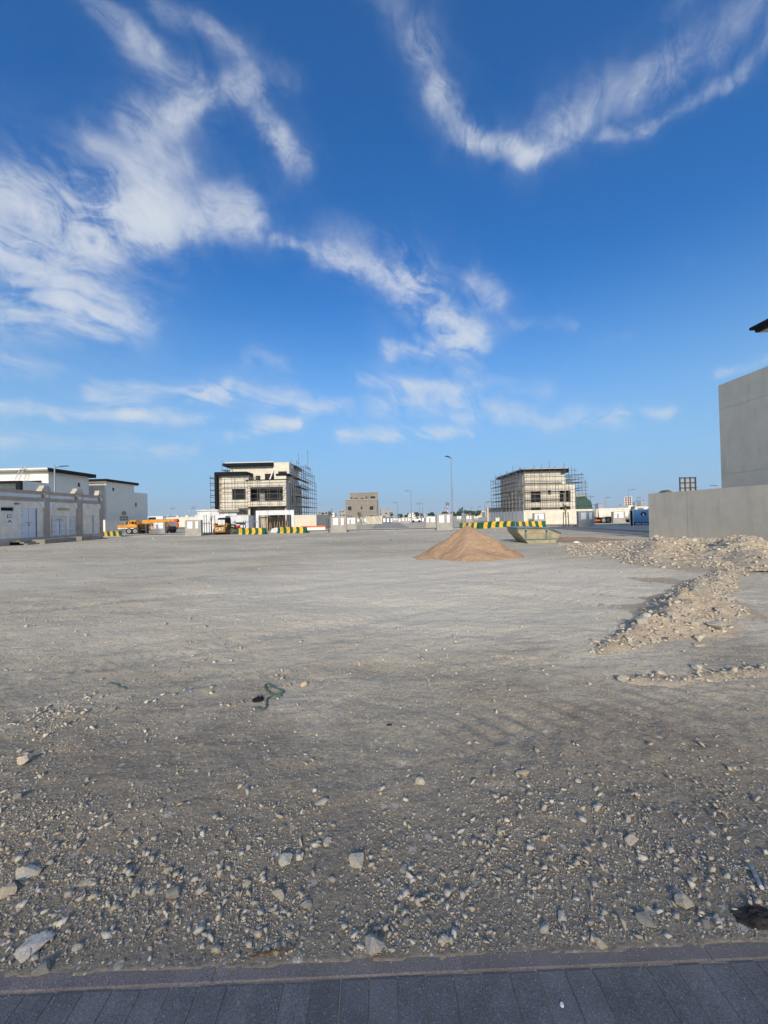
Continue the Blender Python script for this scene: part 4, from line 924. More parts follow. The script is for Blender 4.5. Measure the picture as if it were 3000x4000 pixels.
box('side_wall', 'cream', rv, a1-.3, a1, YR+.302, YRB, zl_-.2, zt); box('side_wall', 'white_plaster', rv, a2-.3, a2, YR+.302, YRB, -.1, zl_); box('rear_wall', 'white_plaster', rv, a0+.302, a2-.302, YRB-.3, YRB, -.1, zl_)
rf = box('roof', 'black_trim', rv, a0-.55, a1+.35, YR-.55, YRB+.5, zt+.003, zt+.36); box('roof_top', 'white_plaster', rf, a0-.4, a1+.2, YR-.4, YRB+.3, zt+.362, zt+.46)
box('corner_trim', 'black_trim', rv, rx_(1215, 215), a1+.36, YR-.5, YR-.3, zt-.30, zt+.0)
box('low_roof', 'concrete', rv, a1+.004, a2-.302, YR+.302, YRB-.302, zl_-.4, zl_-.15)
lev = [rz_(v) for v in (577, 490, 405, 320, 236)]
XS = [rx_(v, 400, YR-1) for v in (862, 880, 918, 955, 1012, 1030, 1072, 1110, 1165, 1195, 1260, 1300, 1335)]
tp_ = [170, 230, 225, 145, 230, 140, 228, 100, 160, 300, 128, 320, 330]
scaffold('tube scaffold across the front of the right cream villa', [[(x, YR-1, 0, rz_(t_, 1050, YR-1)) for x, t_ in zip(XS, tp_)]], lev+[zt-.9, 1.0], boards=[((XS[0], YR-.6, z+.05), (XS[10], YR-.6, z+.05), .45) for z in lev[:4]])
xs = a0-.9
ra = [(xs, YR-.8+i*1.65, 0, zt+(.9, .1, 1.3, .2, .9, .2, .9, .4, 1.0)[i]) for i in range(9)]; rb_ = [(xs-.85, s[1], 0, s[3]-.9) for s in ra]
scaffold('boarded tube scaffold along the shaded left side of the right villa', [ra, rb_], lev, boards=[((xs-.42, YR, z+.1), (xs-.42, YR+12, z+.1), .6) for z in lev[:4]], braces=[((xs-.85, YR+6, lev[3]), (xs-.85, YR+12, lev[4]))])
xs = a2+.7
ra = [(rx_(1285, 300, YR+2)+i*.52, YR+1.5, 0, rz_((165, 160, 172, 240, 215, 290)[i], 1300, YR+1)) for i in range(6)]; rb_ = [(s[0], YR+5.5, 0, s[3]-.2) for s in ra]
scaffold('open tube scaffold at the right end of the right villa', [ra, rb_], [rz_(v, 1300, YR+1) for v in (577, 490, 405, 380, 320, 290, 245)], boards=[((ra[0][0], YR+1.8, rz_(320, 1300)), (ra[4][0], YR+1.8, rz_(318, 1300)), .6)])
bw = thing('boundary_wall', 'cream boundary wall in front of the right scaffolded villa', 'wall', (rx_(1100, 680, 56.4), 56.4, 0))
bx0, bx1 = rx_(845, 680, 56.4), rx_(1420, 680, 56.4); hb_ = c5(1100, 606, 56.4).z
box('front_face', 'cream', bw, bx0, bx1+4, 56.4, 56.7, -.1, hb_); box('side_face', 'white_plaster', bw, bx0, bx0+.3, 56.702, 75, -.1, hb_); box('coping', 'white_plaster', bw, bx0-.03, bx1+4, 56.36, 56.74, hb_+.002, hb_+.07)
box('pier', 'grey_wall', bw, bx0-.35, bx0+.3, 75.002, 75.8, -.1, hb_+1.0); box('raised_panel', 'raw_block', bw, bx0, bx0+.25, 66, 74.9, hb_+.002, hb_+.85)
ub = thing('utility_box', 'small cream utility box against the shaded boundary wall', 'box', (rx_(580, 700, 66), 66, 0)); box('casing', 'cream', ub, rx_(560, 700, 66), rx_(600, 700, 66), 66, 66.5, -.1, .95); box('lid', 'white_plaster', ub, rx_(556, 700, 66), rx_(604, 700, 66), 65.95, 66.55, .952, 1.02)
# green netted building behind
Y = 82; n0, n1 = at(2250, 1960, Y).x, at(2303, 1960, Y).x; nz = at(2270, 1938, Y).z
nb = thing('netted_building', 'half-built block wrapped in green safety netting behind the right villa', 'building', ((n0+n1)/2, Y, 0))
box('wall', 'raw_block', nb, n0, n1-.5, Y+.6, Y+8, -.1, nz+.5); MB().prism([(n0, -.1), (n0, nz-.2), (n0+1.6, nz), (n1-1, nz), (n1+.4, nz-1.3), (n1+.9, -.1)], 'y', Y, Y+.1).build('netting', 'net', nb)
for i in range(5): pole(nb, 'standard', (n0+i*.75, Y-.15, 0), (n0+i*.75, Y-.15, nz+random.uniform(-.5, .5)), .05)
for z in (1.5, 3.2, 4.9): pole(nb, 'ledger', (n0-.2, Y-.25, z), (n1+1, Y-.25, z), .045)

# ================================================================== RIGHT: grey compound wall and villa
P1, P2 = gnd(2537, 2102), gnd(2852, 2123)
dj = (P2-P1).normalized(); P3 = P1+dj*14; hj = at(2537, 1929, P1.y).z
nj = Vector((-dj.y, dj.x, 0)); nj = nj if nj.x > 0 else -nj
jw = thing('compound_wall', 'plain grey rendered compound wall at the right edge, rubble at its foot', 'wall', P1)
b = MB(); q = [P1, P3, P3+nj*.3, P1+nj*.3]
b.prism([(v.x, v.y) for v in q], 'z', -.15, hj).build('wall_face', 'grey_wall', jw)
e = P1+dj*2.6
MB().prism([(v.x, v.y) for v in (e-nj*.003, e+dj*.02-nj*.003, e+dj*.02+nj*.01, e+nj*.01)], 'z', 0, hj-.03).build('movement_joint', 'taupe', jw)
JX = P1.x+3.4
def jy(px, py): d = ray(px, py); return d.y*(JX/d.x)
def jz(px, py): d = ray(px, py); return EYE+d.z*(JX/d.x)
jv = thing('villa', 'tall grey rendered villa at the right edge with a black overhanging roof', 'villa', (JX+3, jy(2806, 1700), 0))
yj = jy(2812, 1700); hz_ = jz(2806, 1506); bands = [-.1, jz(2816, 1854), jz(2812, 1601), hz_]
for i in range(3):
    box('wall_panel', 'grey_wall', jv, JX, JX+7, yj-13, yj, bands[i]+(.012 if i else 0), bands[i+1])
    if i: box('joint', 'taupe', jv, JX+.02, JX+6.9, yj-12.9, yj-.02, bands[i]+.001, bands[i]+.011)
zr1, zr0 = jz(2926, 1280), jz(2930, 1304); 
JX2 = JX+1.0
d = ray(2926, 1282); ye = d.y*(JX2/d.x); ze = EYE+d.z*(JX2/d.x)
rf = box('roof', 'black_trim', jv, JX2, JX2+9, ye-12, ye, ze-.14, ze, label='black roof slab'); box('roof_step', 'black_trim', rf, JX2+.16, JX2+8.8, ye-11.8, ye-.16, ze-.33, ze-.142); box('soffit', 'grey_wall', rf, JX2+.35, JX2+8.6, ye-11.6, ye-.22, ze-.36, ze-.332)
box('top_wall', 'grey_wall', jv, JX2+1.6, JX2+7.6, ye-11, ye-1.6, hz_+.002, ze-.362)
# billboard backs and heap seen over walls
def board_back(x0, x1, yt, yb, Y, label, panel, frame, nx, ny, leg=True):
    a = at(x0, (yt+yb)/2, Y); c = at(x1, (yt+yb)/2, Y); zt_ = at((x0+x1)/2, yt, Y).z; zb_ = at((x0+x1)/2, yb, Y).z
    t = thing('hoarding', label, 'hoarding', ((a.x+c.x)/2, Y, 0))
    box('panel', panel, t, a.x, c.x, Y, Y+.08, zb_, zt_)
    fw_ = (c.x-a.x)*.035
    for i in range(nx+1): x = a.x+(c.x-a.x)*i/nx; box('upright', frame, t, x-fw_, x+fw_, Y-.10, Y-.004, zb_, zt_+fw_)
    for j in range(ny+1): z = zb_+(zt_-zb_)*j/ny; box('crossbar', frame, t, a.x-fw_, c.x+fw_, Y-.16, Y-.104, z-fw_*.6, z+fw_*.6)
    for x in (a.x+.3, c.x-.3): box('leg', frame, t, x-.1, x+.1, Y+.082, Y+.25, -.1, zb_)
board_back(2655, 2716, 1866, 1925, 58, 'grey metal back of a hoarding showing over the grey compound wall', 'sheet_metal', 'sign_back', 3, 3)
board_back(2440, 2467, 1941, 1985, 92, 'brown hoarding with white frame grid above the tipper truck', 'brown_panel', 'paper', 3, 5)
tp0 = at(2612, 1913, 40); tr = thing('tarp_heap', 'small dark peaked tarpaulin heap just showing over the grey wall', 'tarpaulin', (tp0.x, 40, 0))
MB().prism([(tp0.x-.75, 0), (tp0.x-.42, tp0.z-.28), (tp0.x-.12, tp0.z-.06), (tp0.x, tp0.z), (tp0.x+.12, tp0.z-.05), (tp0.x+.42, tp0.z-.24), (tp0.x+.8, 0)], 'y', 40, 41.0).build('tarpaulin', 'rust_pipe', tr, bevel=.02)
# blue company hoarding
YS = 42.6
s0 = at(2472, 2020, YS); s1 = at(2562, 2020, YS-1.2); sgz = at(2472, 1991, YS).z
ang = math.atan2(s1.y-s0.y, s1.x-s0.x); L = (s1-s0).length; s0.z = 0
sg = thing('company_sign', 'blue company hoarding with round black emblem and Arabic lettering beside the grey wall', 'sign', s0, rz=ang)
box('panel', 'sign_blue', sg, .05, L, 0, .06, .42, sgz-.03); box('footer', 'sign_navy', sg, .05, L, -.002, .058, .05, .42-.002)
box('frame', 'white_metal', sg, 0, .05-.002, -.03, .10, -.05, sgz); box('frame', 'white_metal', sg, 0, L, -.03, .10, sgz-.028, sgz+.03); box('frame', 'white_metal', sg, 0, L, -.03, .10, -.05, .048); box('return_panel', 'white_metal', sg, -.34, -.26, .2, .5, -.05, sgz); box('return_panel', 'black_trim', sg, -.24, -.02, .3, .4, -.05, sgz-.1)
cxm = .98
em = MB().cyl((cxm, -.004, sgz-.52), (cxm, -.016, sgz-.52), .26, n=24).build('emblem', 'sign_navy', sg)
MB().prism([(cxm-.12, sgz-.66), (cxm+.02, sgz-.34), (cxm+.05, sgz-.66)], 'y', -.024, -.018).build('sail', 'paper', em); MB().prism([(cxm+.08, sgz-.66), (cxm+.04, sgz-.40), (cxm+.15, sgz-.66)], 'y', -.024, -.018).build('sail', 'sheet_metal', em); MB().prism([(cxm-.14, sgz-.68), (cxm+.15, sgz-.68), (cxm+.08, sgz-.72), (cxm-.07, sgz-.72)], 'y', -.024, -.018).build('hull', 'paper', em)
AR = {'ش': 'FEB5 FEB6 FEB7 FEB8', 'ر': 'FEAD FEAE', 'ك': 'FED9 FEDA FEDB FEDC', 'ة': 'FE93 FE94', 'ا': 'FE8D FE8E', 'ل': 'FEDD FEDE FEDF FEE0', 'م': 'FEE1 FEE2 FEE3 FEE4', 'ي': 'FEF1 FEF2 FEF3 FEF4', 'و': 'FEED FEEE', 'ن': 'FEE5 FEE6 FEE7 FEE8', 'ت': 'FE95 FE96 FE97 FE98', 'ج': 'FE9D FE9E FE9F FEA0', 'ق': 'FED5 FED6 FED7 FED8'}
def arab(s):
    out = []
    for wd in s.split(' '):
        prev = False; g = []
        for i, c in enumerate(wd):
            f = [int(h, 16) for h in AR[c].split()]; nxt = i+1 < len(wd) and len(f) == 4
            k = (3 if prev and nxt else 1 if prev else 2 if nxt else 0); g.append(chr(f[k])); prev = len(f) == 4
        out.append(''.join(g))
    return ' '.join(out)[::-1]
text('lettering', arab('شركة الميمون للتجارة والمقاولات'), 'sign_navy', sg, (cxm, -.006, .80), .21)
text('lettering', 'Maimoon Trad. & Cont. Co.', 'sign_navy', sg, (cxm, -.006, .55), .20, sx=.78)
text('lettering', arab('جوال'), 'paper', sg, (1.62, -.008, .22), .2)
for i in range(15):
    if i != 7: box('numeral', 'paper', sg, .22+i*.078, .272+i*.078, -.010, -.004, .17, .29)

# ------------------------------------------------------------------ tipper truck
YD = 55.2; t0_ = at(2341, 2040, YD)
tk = thing('tipper_truck', 'cream white tipper truck with ribbed tub parked behind the meter walls', 'truck', (t0_.x, YD, 0), rz=R(2))
k6 = .2411/1500*YD*1.0
def tx(v): return (v-585)*k6
zc6 = lambda v: at(2200+800*.2411, 1820+v*.2411, YD).z
ZT, ZBm = zc6(690), zc6(828)
tub = MB().prism([(tx(590), ZBm), (tx(572), ZT), (tx(1085), ZT), (tx(1062), ZBm)], 'y', 0, 2.4).build('tub', 'truck_white', tk)
MB().prism([(tx(1075), ZBm+.1), (tx(1010), ZBm), (tx(1062), ZBm-.0), (tx(1118), ZT+.22), (tx(1180), ZT+.42), (tx(1090), ZT+.42), (tx(1060), ZT+.003)], 'y', -.03, 2.43).build('canopy_shield', 'truck_white', tk)
box('top_rail', 'truck_white', tub, tx(568), tx(1062), -.07, -.002, ZT-.16, ZT+.04)
for i in range(7): x = tx(640+i*62); MB().prism([(x, ZBm), (x+.1, ZBm), (x+.1, ZT-.162), (x, ZT-.162)], 'y', -.05, -.002).build('rib', 'truck_white', tub)
box('tailgate', 'truck_white', tk, tx(572)-.09, tx(572)-.02, .05, 2.35, ZBm+.05, ZT)
for i in range(4): box('tailgate_rib', 'truck_white', tk, tx(572)-.16, tx(572)-.092, .15+i*.62, .27+i*.62, ZBm+.05, ZT-.02)
box('chassis', 'steel_dark', tk, tx(560), tx(1330), .7, 1.7, .55, ZBm-.02); box('rear_bar', 'crane_red', tk, tx(520), tx(640), .1, 2.3, .32, .52); box('fuel_tank', 'steel_dark', tk, tx(1010), tx(1095), .05, .65, .4, .85); box('side_step', 'truck_white', tk, tx(1010), tx(1100), .0, .04, .65, .72)
for x in (tx(660), tx(735), tx(1250)):
    for yy in (.0, 1.9):
        wh = MB().cyl((x, yy, .44), (x, yy+.45, .44), .46, n=20).build('wheel', 'rubber', tk); MB().cyl((x, yy-.012, .44), (x, yy-.002, .44), .24, n=14).build('rim', 'rim', wh); MB().cyl((x, yy-.05, .44), (x, yy-.013, .44), .09, n=10).build('hub', 'steel_dark', wh)
MB().prism([(tx(1190), .6), (tx(1190), ZT+.1), (tx(1370), ZT+.1), (tx(1420), ZT-.6), (tx(1430), .6)], 'y', .05, 2.35).build('cab', 'truck_white', tk, bevel=.04)
box('cab_window', 'glass_dark', tk, tx(1230), tx(1330), .03, .046, ZT-.55, ZT-.05); box('sun_visor', 'truck_white', tk, tx(1180), tx(1385), .0, 2.4, ZT+.105, ZT+.2)
wl = at(2418, 1985, 64); bwl = thing('parked_truck', 'second white truck cab roof behind the tipper truck', 'truck', (at(2500, 1985, 63).x, 63, 0))
bx = at(2470, 1985, 63).x; ex = at(2560, 1985, 63).x; zz = at(2500, 1981, 63).z
box('cab', 'white_plaster', bwl, bx, ex, 63, 65.2, .6, zz); box('side_window', 'glass_dark', bwl, bx+1.2, bx+2.2, 62.97, 62.995, zz-.75, zz-.2); box('side_window', 'glass_dark', bwl, bx+2.5, ex-.4, 62.97, 62.995, zz-.75, zz-.2); box('chassis', 'steel_dark', bwl, bx, ex, 63.2, 65, .35, .598)
for x in (bx+.7, ex-.7):
    for yy in (63.0, 64.8): MB().cyl((x, yy-.05, .42), (x, yy+.35, .42), .42, n=16).build('wheel', 'rubber', bwl)

# ------------------------------------------------------------------ mobile crane
YK = 54.0; k0 = at(458, 2070, YK)
kr = thing('mobile_crane', 'yellow truck crane with its boom lowered to the right', 'crane', (k0.x, YK, 0), rz=R(0))
kk = .2893/1500*YK
kx = lambda v: (v-270)*kk
kz = lambda v, x=500: at(380+x*.2893, 1900+v*.2893, YK).z
box('chassis', 'steel_dark', kr, kx(300), kx(950), .4, 2.0, .55, kz(578)-.02)
MB().prism([(kx(270), kz(572)), (kx(272), kz(520)), (kx(390), kz(516)), (kx(425), kz(500)), (kx(530), kz(518)), (kx(530), kz(572))], 'y', .05, 2.4).build('rear_body', 'crane_yellow', kr, bevel=.03)
box('body_band', 'truck_white', kr, kx(275), kx(525), .03, .046, kz(572), kz(560))
cb = MB().prism([(kx(420), kz(516)), (kx(428), kz(462)), (kx(510), kz(460)), (kx(545), kz(514))], 'y', .1, 1.2).build('operator_cab', 'crane_yellow', kr, bevel=.03)
box('cab_window', 'glass_dark', cb, kx(432), kx(445), .07, .096, kz(512), kz(474)); box('cab_window', 'glass_dark', cb, kx(455), kx(497), .07, .096, kz(510), kz(474)); MB().prism([(kx(506), kz(512)), (kx(506), kz(470)), (kx(520), kz(480)), (kx(538), kz(512))], 'y', .07, .096).build('cab_window', 'glass_dark', cb)
MB().prism([(kx(388), kz(520)), (kx(398), kz(478)), (kx(422), kz(470)), (kx(422), kz(518))], 'y', .3, 2.2).build('winch_housing', 'crane_yellow', kr, bevel=.03); MB().cyl((kx(345), .5, kz(492)), (kx(345), 1.8, kz(492)), .22, n=14).build('winch_drum', 'rust_pipe', kr)
bo = MB().prism([(kx(548), kz(505)), (kx(545), kz(468)), (kx(560), kz(458)), (kx(935), kz(456)), (kx(935), kz(486)), (kx(740), kz(494)), (kx(600), kz(507))], 'y', 1.0, 1.7).build('boom', 'crane_yellow', kr, bevel=.02)
box('boom_section', 'crane_yellow', bo, kx(936), kx(985), 1.08, 1.62, kz(484), kz(458)); MB().prism([(kx(975), kz(488)), (kx(985), kz(450)), (kx(1015), kz(452)), (kx(1028), kz(478)), (kx(1020), kz(500)), (kx(1000), kz(500))], 'y', 1.05, 1.65).build('boom_head', 'crane_red', bo)
MB().cyl((kx(560), 1.35, kz(548)), (kx(735), 1.35, kz(500)), .13, n=10).build('lift_ram', 'steel_dark', kr)
hk = MB().prism([(kx(1000), kz(515)), (kx(1018), kz(508)), (kx(1028), kz(535)), (kx(1020), kz(565)), (kx(1006), kz(572)), (kx(998), kz(540))], 'y', 1.2, 1.5).build('hook_block', 'crane_red', kr); MB().cyl((kx(1012), 1.35, kz(508)), (kx(1012), 1.35, kz(470)), .02, n=5).build('cable', 'steel_dark', hk)
MB().tube([(kx(1010), 1.35, kz(572)), (kx(1018), 1.35, kz(582)), (kx(1008), 1.35, kz(588)), (kx(1000), 1.35, kz(580))], .05).build('hook', 'steel_dark', hk)
MB().prism([(kx(720), kz(575)), (kx(722), kz(510)), (kx(765), kz(492)), (kx(900), kz(492)), (kx(945), kz(540)), (kx(950), kz(590)), (kx(720), kz(590))], 'y', .0, .95).build('driver_cab', 'crane_yellow', kr, bevel=.03); box('cab_window', 'glass_dark', kr, kx(735), kx(800), -.03, -.004, kz(540), kz(505)); box('bumper', 'steel_dark', kr, kx(900), kx(960), 0, 2.4, .5, .95)
for x in (kx(428), kx(510), kx(800), kx(905)):
    for yy in (.02, 1.95):
        wh = MB().cyl((x, yy, .42), (x, yy+.42, .42), .44, n=20).build('wheel', 'rubber', kr); MB().cyl((x, yy-.012, .42), (x, yy-.002, .42), .25, n=14).build('rim', 'rim', wh); MB().cyl((x, yy-.05, .42), (x, yy-.013, .42), .1, n=10).build('hub', 'steel_dark', wh)
for x in (kx(552), kx(668)):
    o = box('outrigger', 'steel_dark', kr, x-.08, x+.08, -.15, .35, .15, 1.35); box('foot', 'steel_dark', o, x-.2, x+.2, -.25, .25, .0, .10)
box('mudguard', 'steel_dark', kr, kx(388), kx(555), .0, .5, .92, .97)

# ------------------------------------------------------------------ skip
YK2 = gnd(2064, 2125).y
def sk(x, y, Y=YK2): return at(1940+x*.1808, 2020+y*.1808, Y)
so_ = sk(900, 570); so_.z = 0
sp = thing('skip', 'olive yellow builders skip with blue-grey steel rim and red stencilled lettering', 'skip', so_)
D = 1.75
F = {k: sk(*v) for k, v in dict(tl=(455, 240), tr=(1110, 236), lip=(1385, 350), br=(1262, 560), bl=(688, 574), ml=(560, 400), ).items()}
F['bl'].z = .02; F['br'].z = .02
poly = [(F['bl'].x, F['bl'].z), (F['br'].x, F['br'].z), (F['lip'].x, F['lip'].z), (F['tr'].x, F['tr'].z), (F['tl'].x, F['tl'].z)]
kl = sk(455, 320); poly = poly+[(F['tl'].x, kl.z)]
n = len(poly); b = MB(); th = .05
for (y0_, y1_) in ((YK2, YK2+th), (YK2+D-th, YK2+D)): MB().prism(poly, 'y', y0_, y1_).build('side_plate', 'skip_paint', sp)
def plate(a, c, nm, m='skip_paint', t=.05, y0_=YK2+th+.002, y1_=YK2+D-th-.002):
    a, c = Vector(a), Vector(c); d = (c-a).normalized(); nn = Vector((-d.y, d.x))*t
    return MB().prism([tuple(a), tuple(c), tuple(c+nn), tuple(a+nn)], 'y', y0_, y1_).build(nm, m, sp)
plate(poly[0], poly[1], 'floor_plate'); plate(poly[1], poly[2], 'end_plate'); plate(poly[5], poly[0], 'end_plate'); plate(poly[4], poly[5], 'end_plate')
def bar(p, q, nm, r=.035, Y=YK2-.03): MB().tube([(p[0], Y, p[1]), (q[0], Y, q[1])], r, 4).build(nm, 'skip_steel', sp)
for Yq in (YK2-.02, YK2+D+.02):
    bar(poly[4], poly[3], 'rim', .055, Yq); bar(poly[3], poly[2], 'rim', .055, Yq)
MB().tube([(poly[4][0], YK2-.02, poly[4][1]), (poly[4][0], YK2+D+.02, poly[4][1])], .05, 4).build('rim', 'skip_steel', sp); MB().tube([(poly[2][0], YK2-.02, poly[2][1]), (poly[2][0], YK2+D+.02, poly[2][1])], .05, 4).build('rim', 'skip_steel', sp)
for v in (620, 1070):
    a_, c_ = sk(v, 245), sk(v, 478); box('post', 'skip_steel', sp, a_.x-.035, a_.x+.035, YK2-.06, YK2-.002, c_.z, a_.z); MB().cyl((a_.x, YK2-.06, a_.z-.13), (a_.x, YK2-.12, a_.z-.13), .035, n=8).build('lifting_lug', 'void', sp)
rl_ = sk(900, 480); MB().prism([(sk(612, 490).x, rl_.z-.03), (sk(1310, 470).x, rl_.z-.0), (sk(1318, 470).x, rl_.z+.05), (sk(600, 490).x, rl_.z+.03)], 'y', YK2-.05, YK2-.003).build('rail', 'skip_steel', sp)
lx = sk(842, 300)
text('lettering', 'AL MUFTAH AL ARABI PROJECTS W.L.L', 'stencil', sp, (lx.x, YK2-.004, sk(842, 282).z), .045, .002)
text('lettering', 'COMPANY', 'stencil', sp, (lx.x, YK2-.004, sk(842, 310).z), .035, .002)
text('lettering', 'MOB 66622260 - 33319566', 'stencil', sp, (lx.x, YK2-.004, sk(842, 348).z), .088, .002, sx=.86)
text('lettering', '220', 'stencil', sp, (sk(525, 290).x, YK2-.004, sk(525, 290).z), .07, .002)
box('rust_patch', 'stencil', sp, sk(865, 400).x, sk(965, 400).x, YK2-.004, YK2-.001, sk(900, 450).z, sk(900, 395).z) if False else None

# ================================================================== far buildings
def gbuild(name, label, cat, x0, x1, yt, Y, depth, m, wins, roofm=None, group=None):
    a, c = at(x0, 2000, Y), at(x1, 2000, Y); h = at((x0+x1)/2, yt, Y).z
    t = thing(name, label, cat, ((a.x+c.x)/2, Y, 0), group)
    hs = [(at(u0, (v0+v1)/2, Y).x, at(u1, (v0+v1)/2, Y).x, at((u0+u1)/2, v1, Y).z, at((u0+u1)/2, v0, Y).z) for (u0, u1, v0, v1) in wins]
    MB().holed(a.x, c.x, -.1, h, Y, Y+.3, hs, 'y').build('front_wall', m, t)
    box('side_wall', m, t, c.x-.3, c.x, Y+.302, Y+depth, -.1, h); box('side_wall', m, t, a.x, a.x+.3, Y+.302, Y+depth, -.1, h); box('rear_wall', m, t, a.x+.302, c.x-.302, Y+depth-.3, Y+depth, -.1, h)
    box('roof', roofm or m, t, a.x+.302, c.x-.302, Y+.302, Y+depth-.302, h-.5, h-.2)
    for h_ in hs: box('window', 'void', t, h_[0]-.02, h_[1]+.02, Y+.32, Y+.36, h_[2]-.02, h_[3]+.02)
    return t, a, c, h
def zq(x, y): return 1340+x*.217, 1900+y*.217
def wq(*l): return [(zq(a, 0)[0], zq(b, 0)[0], zq(0, c)[1], zq(0, d)[1]) for a, b, c, d in l]
t, a, c, h = gbuild('concrete_villa', 'raw grey concrete villa shell with small dark windows in the middle distance', 'villa', 1350, 1475.5, zq(0, 232)[1], 112, 14, 'concrete', wq((88, 153, 362, 442), (320, 347, 367, 412), (326, 338, 343, 354), (480, 545, 357, 436), (90, 165, 531, 540), (280, 352, 527, 536), (482, 550, 522, 532), (60, 74, 508, 522)))
Y = 113.2; a1_, c1_ = at(zq(122, 0)[0], 1940, Y), at(zq(466, 0)[0], 1940, Y); h1 = at(1405, zq(0, 112)[1], Y).z
tw_ = [(at(u0, 1945, Y).x, at(u1, 1945, Y).x, at(u0, v1, Y).z, at(u0, v0, Y).z) for (u0, u1, v0, v1) in wq((137, 170, 210, 228), (205, 255, 211, 225), (320, 370, 210, 224), (406, 435, 200, 224), (414, 426, 178, 190), (150, 160, 192, 202))]
MB().holed(a1_.x, c1_.x, h-.3, h1, Y, Y+.3, tw_, 'y').build('top_wall', 'concrete', t); box('top_backing', 'void', t, a1_.x+.1, c1_.x-.1, Y+.32, Y+.4, h-.3, h1-.2)
Y2 = 112.4; a2_, c2_ = at(zq(468, 0)[0], 1940, Y2), at(1475, 1940, Y2); h2 = at(1460, zq(0, 99)[1], Y2).z
tw2 = [(at(u0, 1945, Y2).x, at(u1, 1945, Y2).x, at(u0, v1, Y2).z, at(u0, v0, Y2).z) for (u0, u1, v0, v1) in wq((495, 577, 180, 219))]
MB().holed(a2_.x, c2_.x, h-.3, h2, Y2, Y2+.3, tw2, 'y').build('top_wall', 'concrete', t); box('top_backing', 'void', t, a2_.x+.1, c2_.x-.1, Y2+.32, Y2+.4, h-.3, h2-.2)
box('parapet', 'concrete', t, a1_.x, c2_.x, 120, 120.3, h-.3, h2); box('cornice', 'raw_block', t, a.x-.12, c.x+.12, 111.85, 111.998, h-.2, h+.03); box('cornice', 'raw_block', t, a2_.x-.1, c2_.x+.12, 112.2, 112.398, h2-.25, h2+.03)
for l_ in wq((80, 158, 440, 448), (474, 550, 434, 442)): x0_, x1_ = at(l_[0], 1995, 111.8).x, at(l_[1], 1995, 111.8).x; zz = at(l_[0], l_[3], 111.8).z; box('sill', 'raw_block', t, x0_, x1_, 111.8, 111.998, zz, zz+.25)
gbuild('apartment_shell', 'half-built grey block behind the blue-framed cabinets', 'building', 1482, 1528, 1989, 190, 12, 'raw_block', wq((668, 682, 425, 450), (762, 782, 412, 428), (822, 842, 412, 425), (665, 685, 480, 512), (758, 790, 474, 500), (720, 758, 536, 552)))
t2_, a_, c_, h_ = gbuild('apartment_shell', 'dark open-framed building skeleton left of the grey villa shell', 'building', 1240, 1281, 1998, 150, 10, 'raw_block', [(1245, 1252, 2001, 2006), (1256, 1266, 2001, 2010), (1270, 1278, 2000, 2008), (1243, 1256, 2012, 2022), (1260, 1277, 2013, 2026)])
for i in range(4): box('column', 'raw_block', t2_, a_.x+i*1.2, a_.x+i*1.2+.3, 149.4, 149.7, -.1, h_*.75)
gbuild('house', 'far white house left of the grey villa shell', 'house', 1282, 1306, 2003, 210, 10, 'white_plaster', [(1286, 1290, 2008, 2012), (1297, 1301, 2008, 2012)])
gbuild('apartment_shell', 'pale unfinished block just left of the grey villa shell', 'building', 1322, 1349.5, 1993, 180, 12, 'raw_block', [(1326, 1331, 1997, 2002), (1337, 1342, 1996, 2001), (1328, 1333, 2010, 2016), (1340, 1346, 2010, 2016)])
FH = [(1583, 1604, 2007, 260, 'far white block behind the far trees left of the tall far lamp'), (1606, 1624, 2004, 270, 'far white block right of the tall far lamp'), (1826, 1850, 2003, 230, 'far cream house, leftmost of the row before the boundary wall'), (1852, 1872, 2006, 225, 'far cream house, second of the row before the boundary wall'),
  (1868, 1897, 1997, 240, 'far cream house with the tallest roof in the row before the boundary wall'), (1895, 1918, 1999, 232, 'far cream house next to the pier of the boundary wall'), (1918, 1936, 1996, 250, 'far cream house half hidden by the boundary wall'), (1630, 1660, 2010, 280, 'low far white house above the dark cabinets')]
for i, (x0, x1, yt, Y, lab) in enumerate(FH):
    k = (x1-x0)/5; gbuild('house', lab, 'house', x0, x1, yt, Y, 12, 'cream' if Y < 255 else 'white_plaster', [(x0+k*.6, x0+k*1.3, yt+4, yt+8), (x0+k*2.2, x0+k*2.9, yt+4, yt+8), (x0+k*3.7, x0+k*4.4, yt+4, yt+8), (x0+k*1.6, x0+k*2.2, yt+11, yt+16), (x0+k*3.2, x0+k*3.8, yt+11, yt+16)], group='cream houses far off')
# cream far wall on the left
Y = 112; a, c = at(655, 2035, Y), at(768, 2035, Y); h = at(710, 2022, Y).z
fw_ = thing('compound_wall', 'far cream compound wall with low stepped caps right of the crane', 'wall', ((a.x+c.x)/2, Y, 0))
box('wall_face', 'cream', fw_, a.x, c.x, Y, Y+.4, -.1, h); box('cornice', 'cream', fw_, a.x-.1, c.x+.1, Y-.1, Y+.5, h+.002, h+.2)
for i in range(4): x = a.x+(c.x-a.x)*i/3; box('pillar', 'cream', fw_, x-.35, x+.35, Y-.14, Y-.002, -.1, h-.01); box('cap', 'cream', fw_, x-.4, x+.4, Y-.12, Y+.5, h+.202, h+.65)
Y = 90; a, c = at(577, 2035, Y), at(636, 2035, Y); h = at(600, 2018, Y).z
sd = thing('shed', 'low grey shed with a dark open front behind the crane', 'shed', ((a.x+c.x)/2, Y, 0))
